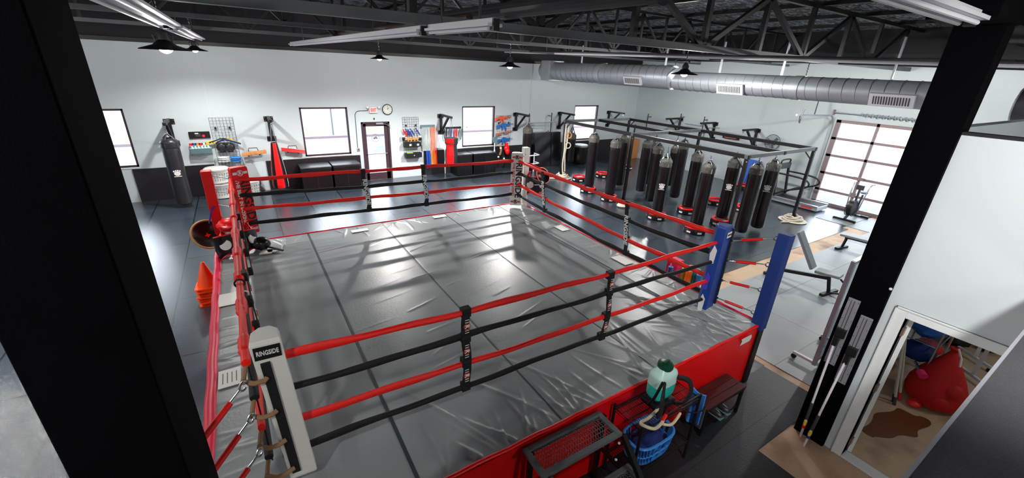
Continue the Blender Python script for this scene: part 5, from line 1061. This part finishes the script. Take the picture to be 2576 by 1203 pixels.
# air bike
t = thing('air_bike', 'exercise air bike with big fan wheel in front of the glass garage door', 'exercise bike', (16.55, 5.0, .012))
for x, nm in ((16.02, 'front_foot'), (17.02, 'rear_foot')): obj(nm, MB().bar((x, 5.30, .06), (x, 4.70, .06), .06, .06).cyl((x, 5.31, .05), (x, 5.27, .05), .04, 10).cyl((x, 4.69, .05), (x, 4.73, .05), .04, 10), 'steel_black', t)
obj('frame', MB().bar((16.02, 5, .08), (16.35, 5, .28), .06, .06).bar((16.35, 5, .28), (17.02, 5, .08), .06, .06).bar((16.4, 5, .3), (16.42, 5, 1.0), .05, .06).bar((16.72, 5, .2), (16.85, 5, .78), .045, .05), 'steel_grey', t)
fw = obj('fan_wheel', MB().cyl((16.3, 5.06, .42), (16.3, 4.94, .42), .25, 28), 'steel_black', t, smooth=True); obj('fan_cage', MB().torus((16.3, 5.08, .42), .26, .012, (0, 1, 0), 28, 6).torus((16.3, 4.92, .42), .26, .012, (0, 1, 0), 28, 6).torus((16.3, 5.09, .42), .15, .008, (0, 1, 0), 24, 6), 'steel_grey', fw)
obj('seat', MB().ball((16.88, 5, .86), (.15, .11, .05), 14, 8), 'bench_pad', t, smooth=True); obj('console', MB().box((16.4, 5, 1.08), (.05, .2, .15)), 'steel_grey', t)
for s in (-1, 1): obj('arm_lever', MB().tube(sm([(16.35, 5+s*.16, .3), (16.38, 5+s*.2, .8), (16.5, 5+s*.22, 1.15), (16.7, 5+s*.25, 1.2)]), .018, 8), 'aluminium', t, smooth=True); obj('pedal', MB().box((16.5, 5+s*.18, .3+s*.12), (.1, .1, .03)), 'steel_black', t)
# treadmill
t = thing('treadmill', 'grey treadmill with curved black handrails left of the glass garage door', 'treadmill', (16.45, 6.7, .012))
obj('deck', MB().bb((16.06, 5.85, .05), (16.86, 7.5, .2)), 'galvanized_dull', t, bev=.02); obj('belt', MB().bb((16.2, 5.87, .2), (16.72, 7.35, .212)), 'black_fabric', t); obj('side_print', MB().bb((16.052, 6.0, .09), (16.06, 6.35, .16)), 'red_print', t)
for x in (16.08, 16.84):
    obj('side_rail', MB().bb((x-.06, 5.85, .2), (x+.06, 7.5, .23)), 'aluminium', t); obj('upright', MB().bar((x, 7.3, .2), (x, 7.45, 1.25), .06, .08), 'steel_black', t); obj('handrail', MB().tube(sm([(x, 7.42, 1.05), (x, 6.9, 1.05), (x, 6.45, 1.0), (x, 6.32, .85), (x, 6.5, .7), (x, 7.0, .5), (x, 7.3, .3)]), .03, 8), 'steel_black', t, smooth=True)
obj('console', MB().bar((16.08, 7.42, 1.28), (16.84, 7.42, 1.28), .1, .2), 'steel_grey', t, bev=.02); obj('console_loop', MB().tube(sm([(16.15, 7.42, 1.35), (16.2, 7.4, 1.5), (16.72, 7.4, 1.5), (16.77, 7.42, 1.35)]), .025, 8), 'steel_black', t); obj('motor_hood', MB().box((16.46, 7.5, .28), (.76, .35, .2)), 'steel_grey', t, bev=.03)
# rolling panel on casters, seen nearly edge on
t = thing('rolling_mirror', 'tall silver framed rolling mirror on casters seen edge on beside the black column', 'mirror', (7.3, 1.84, .012)); m0 = (6.86, 1.86); m1 = (7.95, 1.90)
obj('frame', MB().bar((m0[0], m0[1], 1.84), (m1[0], m1[1], 1.84), .05, .05).bar((m0[0], m0[1], .2), (m1[0], m1[1], .2), .05, .05).bar((m0[0], m0[1], .1), (m0[0], m0[1], 1.86), .05, .06).bar((m1[0], m1[1], .1), (m1[0], m1[1], 1.86), .05, .06), 'aluminium', t); obj('glass', MB().bar((m0[0]+.02, m0[1], 1.02), (m1[0]-.02, m1[1], 1.02), .012, 1.6), 'mirror', t)
for x in (6.9, 7.85):
    f = obj('foot_bar', MB().bar((x, 1.56, .11), (x, 2.18, .11), .05, .04), 'white_metal', t)
    for y in (1.58, 2.16): obj('caster', MB().cyl((x-.015, y, .05), (x+.015, y, .05), .038, 12).bar((x, y, .05), (x, y, .1), .03, .02), 'steel_black', f)
# flat mops leaning on the black column: aluminium plate heads up
def mop(y0, z0, z1, foot, brz, label):
    t = thing('flat_mop', label, 'mop', (5.32, y0, .012), 'long flat mops leaning on the black column'); x = 5.345
    h = obj('head_plate', MB().bb((x-.008, y0-.055, z0), (x+.008, y0+.055, z1)), 'aluminium', t, bev=.003)
    obj('groove', MB().bb((x-.012, y0-.012, z0+.02), (x-.008, y0-.006, z1-.02)).bb((x-.012, y0+.018, z0+.02), (x-.008, y0+.022, z1-.02)), 'steel_grey', h)
    rv = MB()
    for i in range(8):
        for s in (-1, 1): rv.ball((x-.01, y0+s*.045, z0+.03+(z1-z0-.06)*i/7), .005, 6, 4)
    obj('rivet', rv, 'steel_grey', h)
    br = Vector((x-.03, y0+.0, brz)); obj('swivel_bracket', MB().box(br, (.05, .09, .1)).box(br+Vector((-.02, .01, -.1)), (.05, .045, .12)), 'black_print', t)
    a, b = br+Vector((-.03, .01, -.12)), Vector(foot); obj('handle', MB().cyl(a, b, .013, 10), 'white_metal', t, smooth=True); d = a.lerp(b, .62); e = a.lerp(b, .8)
    obj('grip_sleeve', MB().cyl(d, e, .018, 10), 'steel_grey', t); obj('colour_band', MB().cyl(a.lerp(b, .82), a.lerp(b, .86), .0185, 10), 'yellow_foam', t); obj('colour_band', MB().cyl(a.lerp(b, .87), a.lerp(b, .9), .0185, 10), 'red_vinyl' if y0 > 1.2 else 'blue_vinyl', t)
mop(1.32, 1.10, 1.96, G(2013, 1098, .02), 1.53, 'flat mop leaning on the black column, farther and higher plate'); mop(1.165, .94, 1.82, G(2022, 1122, .02), 1.38, 'flat mop leaning on the black column, nearer and lower plate')
single('wall_bolt', MB().ball((5.355, 1.085, 2.2), .015, 8, 6), 'white_metal', 'small white knob on the edge of the black column above the mops', 'knob', (5.355, 1.085, 2.2))

# ------------------------------------------------------------------ the storage room behind the open white door
t = thing('ball_bag', 'red mesh bag full of balls standing on the storage room floor', 'ball bag', (7.62, .66, 0))
cx, cy = 7.62, .66; mb = MB(); N = 36; prof = [(.02, .012), (.22, .015), (.29, .06), (.315, .16), (.305, .28), (.25, .43), (.17, .58), (.10, .70), (.055, .78), (.04, .82), (.06, .87), (.02, .885)]
vs = []
for r, z in prof: vs += [(cx+r*(1+.035*math.sin(k*2*PI/N*4+z*7)*(z < .6))*math.cos(2*PI*k/N)+.10*z, cy+r*(1+.035*math.sin(k*2*PI/N*4+z*7)*(z < .6))*math.sin(2*PI*k/N)+.03*z, z) for k in range(N)]
mb.add(vs, [(i*N+k, i*N+(k+1) % N, (i+1)*N+(k+1) % N, (i+1)*N+k) for i in range(len(prof)-1) for k in range(N)]); obj('mesh_sack', mb, 'mesh_red', t, smooth=True)
for i, (dx, dy, z) in enumerate(((-.17, -.07, .16), (.02, -.18, .15), (.19, -.04, .17), (-.08, -.13, .33), (.13, -.09, .35))): obj('ball', MB().ball((cx+dx, cy+dy, z), .138, 18, 10), 'mesh_red', t, smooth=True)
obj('draw_cord', MB().tube([(cx+.03, cy, .9), (cx-.02, cy-.07, .8), (cx-.1, cy-.1, .72)], .012, 6), 'white_print', t)
t = thing('storage_shelf', 'chrome wire shelf behind the red ball bag in the storage room', 'shelf', (8.1, 1.0, 0))
for x in (7.6, 8.45):
    for y in (.84, 1.24): obj('post', MB().cyl((x, y, .002), (x, y, 1.5), .014, 8), 'chrome', t)
for z in (.42, .8, 1.4):
    m = MB().tube([(7.6, .84, z), (8.45, .84, z), (8.45, 1.24, z), (7.6, 1.24, z)], .008, 6, closed=True)
    for i in range(20): m.cyl((7.62+.042*i, .84, z), (7.62+.042*i, 1.24, z), .003, 5)
    obj('wire_shelf', m, 'chrome', t)
for i, (x, z, sx_, sz_, m_, l) in enumerate(((7.85, .96, .26, .14, 'blue_bag', 'upper left'), (8.25, 1.0, .2, .17, 'blue_bag', 'upper right'), (7.8, .58, .2, .14, 'navy_cloth', 'lower'))): single('blue_sack', MB().ball((x, 1.03, z), (sx_, .2, sz_), 18, 11, .07), m_, 'crumpled blue plastic sack on the storage room shelf, %s one' % l, 'sack', (x, 1.03, z-.13), 'blue sacks on the storage shelf', smooth=True)
single('red_cloth', MB().ball((8.2, 1.0, .52), (.2, .17, .09), 14, 9, .08), 'mesh_red', 'dark red cloth on the low storage shelf behind the ball bag', 'cloth', (8.2, 1.0, .43), smooth=True)
t = thing('pink_dumbbell', 'small pink dumbbell end sticking out beside the red ball bag', 'dumbbell', (7.42, .88, .46)); obj('head', MB().cyl((7.36, .8, .45), (7.42, .86, .47), .05, 12), 'pink_foam', t, smooth=True); obj('handle', MB().cyl((7.42, .86, .47), (7.58, .97, .5), .018, 8), 'chrome', t)
for i, (b0, b1) in enumerate((((7.08, .90, 0), (7.25, 1.24, 1.45)), ((7.14, .93, 0), (7.32, 1.25, 1.5)), ((7.28, .9, 0), (7.36, 1.25, 1.35)))):
    t = thing('pole', 'pale pole leaning behind the open storage door, %s' % ('leftmost', 'middle one', 'rightmost with a red foot')[i], 'pole', b0, 'poles behind the storage door'); obj('shaft', MB().cyl(b0, b1, .016, 10), 'rope_white', t, smooth=True); obj('foot', MB().cyl(b0, Vector(b0).lerp(Vector(b1), .08), .02, 10), 'red_shoe' if i == 2 else 'steel_grey', t)
single('red_foam_roll', MB().ball((7.3, .76, .05), (.1, .08, .05), 14, 8), 'red_shoe', 'small red sandal on the storage floor beside the poles', 'sandal', (7.3, .76, 0), smooth=True)
single('plastic_cover', MB().sheet(lambda u, v_: Vector((6.55+.55*u, 1.22-.06*u+.03*math.sin(u*9+v_*5), 1.02-.95*v_-.12*u*v_)), 20, 20, .012, (0, -1, 0)), 'plastic_sheet', 'clear white plastic sheet hanging behind the open storage door', 'plastic sheet', (6.6, 1.0, .05), smooth=True)
t = thing('coat_rack', 'white tube rack on casters at the back of the storage room', 'rack', (8.9, .5, 0))
obj('base_bar', MB().bar((8.62, .26, .09), (8.98, .72, .09), .04, .04), 'white_metal', t); obj('upright', MB().bar((8.82, .50, .1), (8.82, .5, 1.6), .045, .045), 'white_metal', t); obj('cross_bar', MB().bar((8.82, .5, .55), (9.5, .62, .55), .035, .035), 'white_metal', t); obj('upright', MB().bar((9.5, .62, .1), (9.5, .62, 1.6), .045, .045), 'white_metal', t); obj('base_bar', MB().bar((9.35, .4, .09), (9.65, .85, .09), .04, .04), 'white_metal', t); obj('top_bar', MB().bar((8.82, .5, 1.58), (9.5, .62, 1.58), .035, .035), 'white_metal', t)
for p in ((8.63, .27), (8.97, .71), (9.36, .41), (9.64, .84)): obj('caster', MB().cyl((p[0]-.015, p[1], .036), (p[0]+.015, p[1], .036), .034, 10).bar((p[0], p[1], .04), (p[0], p[1], .09), .025, .02), 'steel_black', t)
for i, (x, y, s) in enumerate(((9.9, .95, .2), (10.2, .6, .17))): t = thing('dark_bundle', 'dark bundle of gear at the back of the storage room, %s one' % ('left', 'right')[i], 'gear bundle', (x, y, 0), 'dark bundles in the storage room'); obj('sack', MB().ball((x, y, s*.6), (s*1.2, s, s*.6), 14, 8, .12), 'black_fabric', t, smooth=True); obj('strap', MB().torus((x, y, s*1.1), .09, .014, (0, 1, 0), 14, 6), 'rope_white', t)
st = [G(px, py, .003) for px, py in ((2172, 1078), (2205, 1045), (2250, 1030), (2290, 1040), (2336, 1058), (2318, 1085), (2290, 1100), (2235, 1098), (2195, 1102))]
mat('wet_stain', (112, 66, 36), .3, vary=.15)
st = [p+Vector((.02*math.sin(i*.55), .025*math.cos(i*.8+1), 0)) for i, p in enumerate(sm(st, 6, True))]; ns = len(st)
single('wet_stain', MB().add(st+[p+Vector((0, 0, .002)) for p in st], [tuple(range(ns-1, -1, -1)), tuple(range(ns, 2*ns))]), 'wet_stain', 'dark brown wet stain on the storage room concrete', 'stain', tuple(st[4]))

# ------------------------------------------------------------------ gear hung on the ring corners, cones and foam rollers
t = thing('belly_pad', 'black round belly pad with tan rim hung on the red ring post', 'belly pad', (-.78, 8.3, 1.25))
c = Vector((-.80, 8.30, 1.27)); n = Vector((.35, -.75, .55)).normalized(); u = n.cross(Vector((0, 0, 1))).normalized()*-1; v_ = n.cross(u)
def dish(c, n, prof, sx=1.0): return MB().lathe(prof, c, 26, n, caps=True)
obj('dish', dish(c, n, [(.02, -.08), (.18, -.06), (.25, 0), (.26, .03), (.24, .02), (.17, -.03), (.02, -.05)]), 'vinyl_black', t, smooth=True); obj('rim', MB().torus(c+n*.03, .25, .018, n, 32, 8), 'gold_trim', t, smooth=True); obj('red_star', MB().prism([(0, .05), (.015, .015), (.05, 0), (.015, -.015), (0, -.05), (-.015, -.015), (-.05, 0), (-.015, .015)], c-n*.035, u, v_, n, .006), 'red_vinyl', t)
obj('hanging_cord', MB().tube([c+Vector((.05, 0, .2)), c+Vector((.12, .0, .42)), c+Vector((.2, .12, .5))], .014, 6), 'purple_rope', t)
def protector(c, n, w, h, label, group=None):
    t = thing('body_protector', label, 'body protector', tuple(c-Vector((0, 0, h))), group); n = Vector(n).normalized(); r = Vector((0, 0, 1)).cross(n).normalized()
    def fn(u, v2): a = (u-.5)*2.4; k = 1-.25*max(0, v2-.6); return c+r*(w*math.sin(a)*k)+n*(w*.55*math.cos(a))+Vector((0, 0, h*(.5-v2)-.03*math.cos(u*12)*(v2 > .9)))
    obj('shell', MB().sheet(fn, 22, 14, .07, n), 'vinyl_black', t, smooth=True)
    for k, (u, v2) in enumerate(((.25, .45), (.78, .45))):
        p = fn(u, v2); d = (r*math.sin((u-.5)*2.4)+n*math.cos((u-.5)*2.4)).normalized(); obj('target_disc', MB().cyl(p-d*.01, p+d*.015, .085, 20), 'white_print', t)
    p = fn(.52, .45); s = obj('chest_badge', MB().box(p+n*.012, (.12, .12, .02), Matrix((r, n, Vector((0, 0, 1)))).transposed()), 'white_print', t); obj('badge_core', MB().box(p+n*.02, (.09, .012, .09), Matrix((r, n, Vector((0, 0, 1)))).transposed()), 'black_print', s)
    for q_ in (0, 1): obj('red_piping', MB().tube([fn(u/14, q_*.98+.01)+n*.005 for u in range(15)], .012, 6), 'red_vinyl', t, smooth=True)
    for s in (-1, 1): obj('strap', MB().tube([fn(.5+s*.3, 0), fn(.5+s*.25, 0)+Vector((0, 0, .14))-n*.06, fn(.5+s*.3, .1)-n*.2], .03, 8, up=n, rh=.012), 'red_vinyl', t, smooth=True)
protector(Vector((-.42, 7.95, 1.17)), (.3, -.9, .35), .34, .38, 'black body protector with white target discs at the foot of the red ring corner')
t = thing('head_guard', 'red head guard lying on top of the gear at the red ring corner', 'head guard', (-.5, 8.1, 1.45)); obj('shell', MB().ball((-.47, 8.08, 1.47), (.17, .14, .12), 16, 10, .02), 'red_vinyl', t, smooth=True); obj('brow_band', MB().torus((-.47, 8.06, 1.45), .155, .035, (.2, .1, 1), 22, 8), 'red_vinyl', t, smooth=True); obj('chin_strap', MB().tube([(-.62, 8.0, 1.42), (-.52, 7.92, 1.32), (-.34, 7.95, 1.4)], .02, 6), 'black_fabric', t); obj('mark', MB().prism([(-.04, -.03), (.0, .05), (.04, -.03)], (-.5, 7.93, 1.48), (1, 0, 0), (0, .2, 1), (0, -1, 0), .006), 'white_print', t)
t = thing('leg_kicker', 'black and white strap pad lying on the canvas by the red corner pad', 'training gear', (.0, 7.8, RZ+.02)); obj('pad', MB().ball((-.06, 7.90, 1.12), (.14, .13, .12), 14, 9, .08), 'vinyl_black', t, smooth=True); obj('white_panel', MB().prism([(-.12, -.09), (.06, -.12), (.1, .02), (-.04, .1)], (.0, 7.76, RZ+.02), (1, 0, 0), (0, 1, 0), (0, 0, 1), .02), 'white_print', t); obj('white_panel', MB().prism([(-.08, -.05), (.1, -.04), (.04, .08), (-.1, .06)], (.1, 7.72, RZ+.02), (1, 0, 0), (0, 1, 0), (0, 0, 1), .02), 'white_print', t); obj('strap', MB().tube(sm([(-.06, 7.86, 1.08), (.08, 7.82, RZ+.06), (.24, 7.66, RZ+.035)]), .026, 8, up=(0, 0, 1), rh=.012), 'black_fabric', t); obj('buckle', MB().box((.0, 7.84, 1.1), (.05, .02, .04)), 'white_print', t)
# white far corner
protector(Vector((5.86, 8.15, 1.48)), (-.3, -1, .2), .24, .42, 'black body protector with white discs hung behind the white far ring pad')
t = thing('belly_pad', 'black belly pad with red piping hung right of the white far ring pad', 'belly pad', (5.98, 8.0, 1.5)); c = Vector((6.02, 8.05, 1.72)); n = Vector((.1, -.8, .5)).normalized(); obj('dish', dish(c, n, [(.02, -.1), (.15, -.07), (.2, 0), (.21, .03), (.19, .02), (.13, -.03), (.02, -.05)]), 'vinyl_black', t, smooth=True); obj('rim', MB().torus(c+n*.03, .2, .014, n, 28, 6), 'red_vinyl', t, smooth=True); obj('hanging_strap', MB().tube([c+Vector((-.05, 0, .18)), c+Vector((-.3, .12, .3)), c+Vector((-.45, .22, .3))], .02, 6), 'red_vinyl', t)
t = thing('hanging_towel', 'white towel hanging low behind the white far ring pad', 'towel', (5.56, 8.05, 1.05)); obj('cloth', MB().sheet(lambda u, v_: Vector((5.50+.13*u, 8.12-.02*math.sin(u*8), 1.42-.38*v_)), 10, 8, .02, (0, -1, 0)), 'white_print', t, smooth=True); obj('hem', MB().bar((5.5, 8.1, 1.05), (5.63, 8.1, 1.05), .03, .03), 'white_vinyl', t)
# cones
cone = thing('traffic_cone', 'orange cone at the bottom of the nested stack beside the ring', 'cone', (-.98, 8.3, .014), 'stack of orange cones')
obj('cone_body', MB().lathe([(.155, .02), (.15, .05), (.03, .45), (.022, .46), (.01, .455)], (-.98, 8.3, .014), 24, caps=False), 'orange_plastic', cone, smooth=True)
obj('square_base', MB().prism([(-.18, -.15), (-.15, -.18), (.15, -.18), (.18, -.15), (.18, .15), (.15, .18), (-.15, .18), (-.18, .15)], (-.98, 8.3, .014), (1, 0, 0), (0, 1, 0), (0, 0, 1), .025), 'orange_plastic', cone)
for i in range(1, 7): dup(cone, (-.98+.008*math.sin(i*2), 8.3+.01*math.cos(i*3), .014+.052*i), .1*math.sin(i*1.7), 'orange cone %s in the nested stack beside the ring' % ('second from the bottom', 'third from the bottom', 'fourth from the bottom, the middle one', 'fifth from the bottom', 'second from the top', 'topmost, with its whole body showing,')[i-1])
# foam rollers in a low black crate right of the ring
t = thing('roller_crate', 'black crate right of the ring holding coloured foam rollers', 'crate', (6.9, 4.4, .012)); x0, x1, y0, y1 = 6.66, 7.1, 3.92, 4.78
obj('side_panel', MB().bb((x0, y0, .014), (x0+.015, y1, .3)).bb((x1-.015, y0, .014), (x1, y1, .3)), 'black_print', t); obj('end_panel', MB().bb((x0+.015, y0, .014), (x1-.015, y0+.015, .3)).bb((x0+.015, y1-.015, .014), (x1-.015, y1, .3)), 'black_print', t); obj('bottom_panel', MB().bb((x0+.015, y0+.015, .014), (x1-.015, y1-.015, .03)), 'black_print', t)
RO = [((1722, 674), .062, 'green_foam', 'lime green foam roller in the crate right of the ring'), ((1739, 669), .066, 'orange_foam', 'taller orange foam roller in the crate'), ((1733, 679), .06, 'orange_foam', 'shorter orange foam roller in front of the taller one'), ((1752, 676), .064, 'teal_foam', 'teal foam roller in the crate beside the orange ones'), ((1758, 691), .05, 'sky_foam', 'light blue foam roller at the right end of the crate'), ((1722, 707), .056, 'yellow_foam', 'short yellow foam roller at the front of the crate'), ((1686, 670), .05, 'sky_foam', 'small blue foam roller in front of the pink block'), ((1695, 693), .055, 'sky_foam', 'short blue foam roller at the left of the crate'), ((1681, 689), .045, 'pink_foam', 'magenta foam roller at the left end of the crate')]
for i, ((px, py), r, m_, l) in enumerate(RO):
    p = PX_(px, py, (6.9, 6.95, 6.8, 6.95, 6.85, 6.76, 6.76, 6.76, 6.74)[i]); h = max(.2, p.z-.032); y = min(max(p.y-.02, y0+.08), y1-.08); t = thing('foam_roller', l, 'foam roller', (p.x, y, .032), 'coloured foam rollers')
    obj('foam_body', MB().cyl((p.x, y, .032), (p.x, y-.0, .032+h), r, 18), m_, t, smooth=True, bev=.006); obj('core_hole', MB().cyl((p.x, y, .033+h), (p.x, y, .036+h), r*.4, 14), 'steel_grey', t)
p = PX_(1694, 650, 6.93); t = thing('foam_block', 'tall pink red foam block behind the rollers in the crate', 'foam block', (6.95, p.y, .032)); obj('block', MB().bb((6.86, p.y-.17, .032), (7.06, p.y+.08, p.z)), 'pink_foam', t, bev=.015); text('L', .18, 'white_print', t, 'lettering', (6.855, p.y-.05, p.z-.16), (0, -1, 0), (0, 0, 1), bold=.008)
# ------------------------------------------------------------------ camera and daylight
cam = bpy.data.cameras.new('camera'); co = bpy.data.objects.new('camera', cam); C.objects.link(co)
cam.sensor_fit = 'HORIZONTAL'; cam.sensor_width = 36; cam.lens = 36*F_PX/2576; cam.clip_start = .05; cam.clip_end = 400
Rb = Matrix([[RM[0][i], -RM[1][i], -RM[2][i]] for i in range(3)]); co.matrix_world = Matrix.Translation((0, 0, CAM_H)) @ Rb.to_4x4()
bpy.context.scene.camera = co
w = bpy.data.worlds.new('sky'); bpy.context.scene.world = w; w.use_nodes = True
bg = w.node_tree.nodes['Background']; bg.inputs[0].default_value = (.90, .95, 1.0, 1); bg.inputs[1].default_value = 8.5
def portal(loc, rot, sx, sy):
    L = bpy.data.lights.new('window_daylight', 'AREA'); L.shape = 'RECTANGLE'; L.size = sx; L.size_y = sy; L.cycles.is_portal = True
    o = bpy.data.objects.new('window_daylight', L); C.objects.link(o); o.location = loc; o.rotation_euler = rot
for a, b in WIN: portal(((a+b)/2, YW+TH+.02, (WZ0+WZ1)/2), (-PI/2, 0, 0), b-a, WZ1-WZ0)
portal(((DOOR[0]+DOOR[1])/2, YW+TH+.02, 1.06), (-PI/2, 0, 0), 1.0, 2.1)
portal((XR+TH+.02, (GAR[0]+GAR[1])/2, 1.48), (PI/2, 0, PI/2), 2.45, 2.97)
sc = bpy.context.scene
sc.view_settings.view_transform = 'Standard'; sc.view_settings.look = 'None'; sc.view_settings.gamma = 1; sc.view_settings.exposure = 0.0
try: sc.view_settings.use_curve_mapping = False
except Exception: pass
sc.cycles.max_bounces = 6; sc.cycles.diffuse_bounces = 3; sc.cycles.glossy_bounces = 3; sc.cycles.transmission_bounces = 4; sc.cycles.transparent_max_bounces = 8
sc.cycles.sample_clamp_indirect = 6; sc.cycles.caustics_reflective = False; sc.cycles.caustics_refractive = False
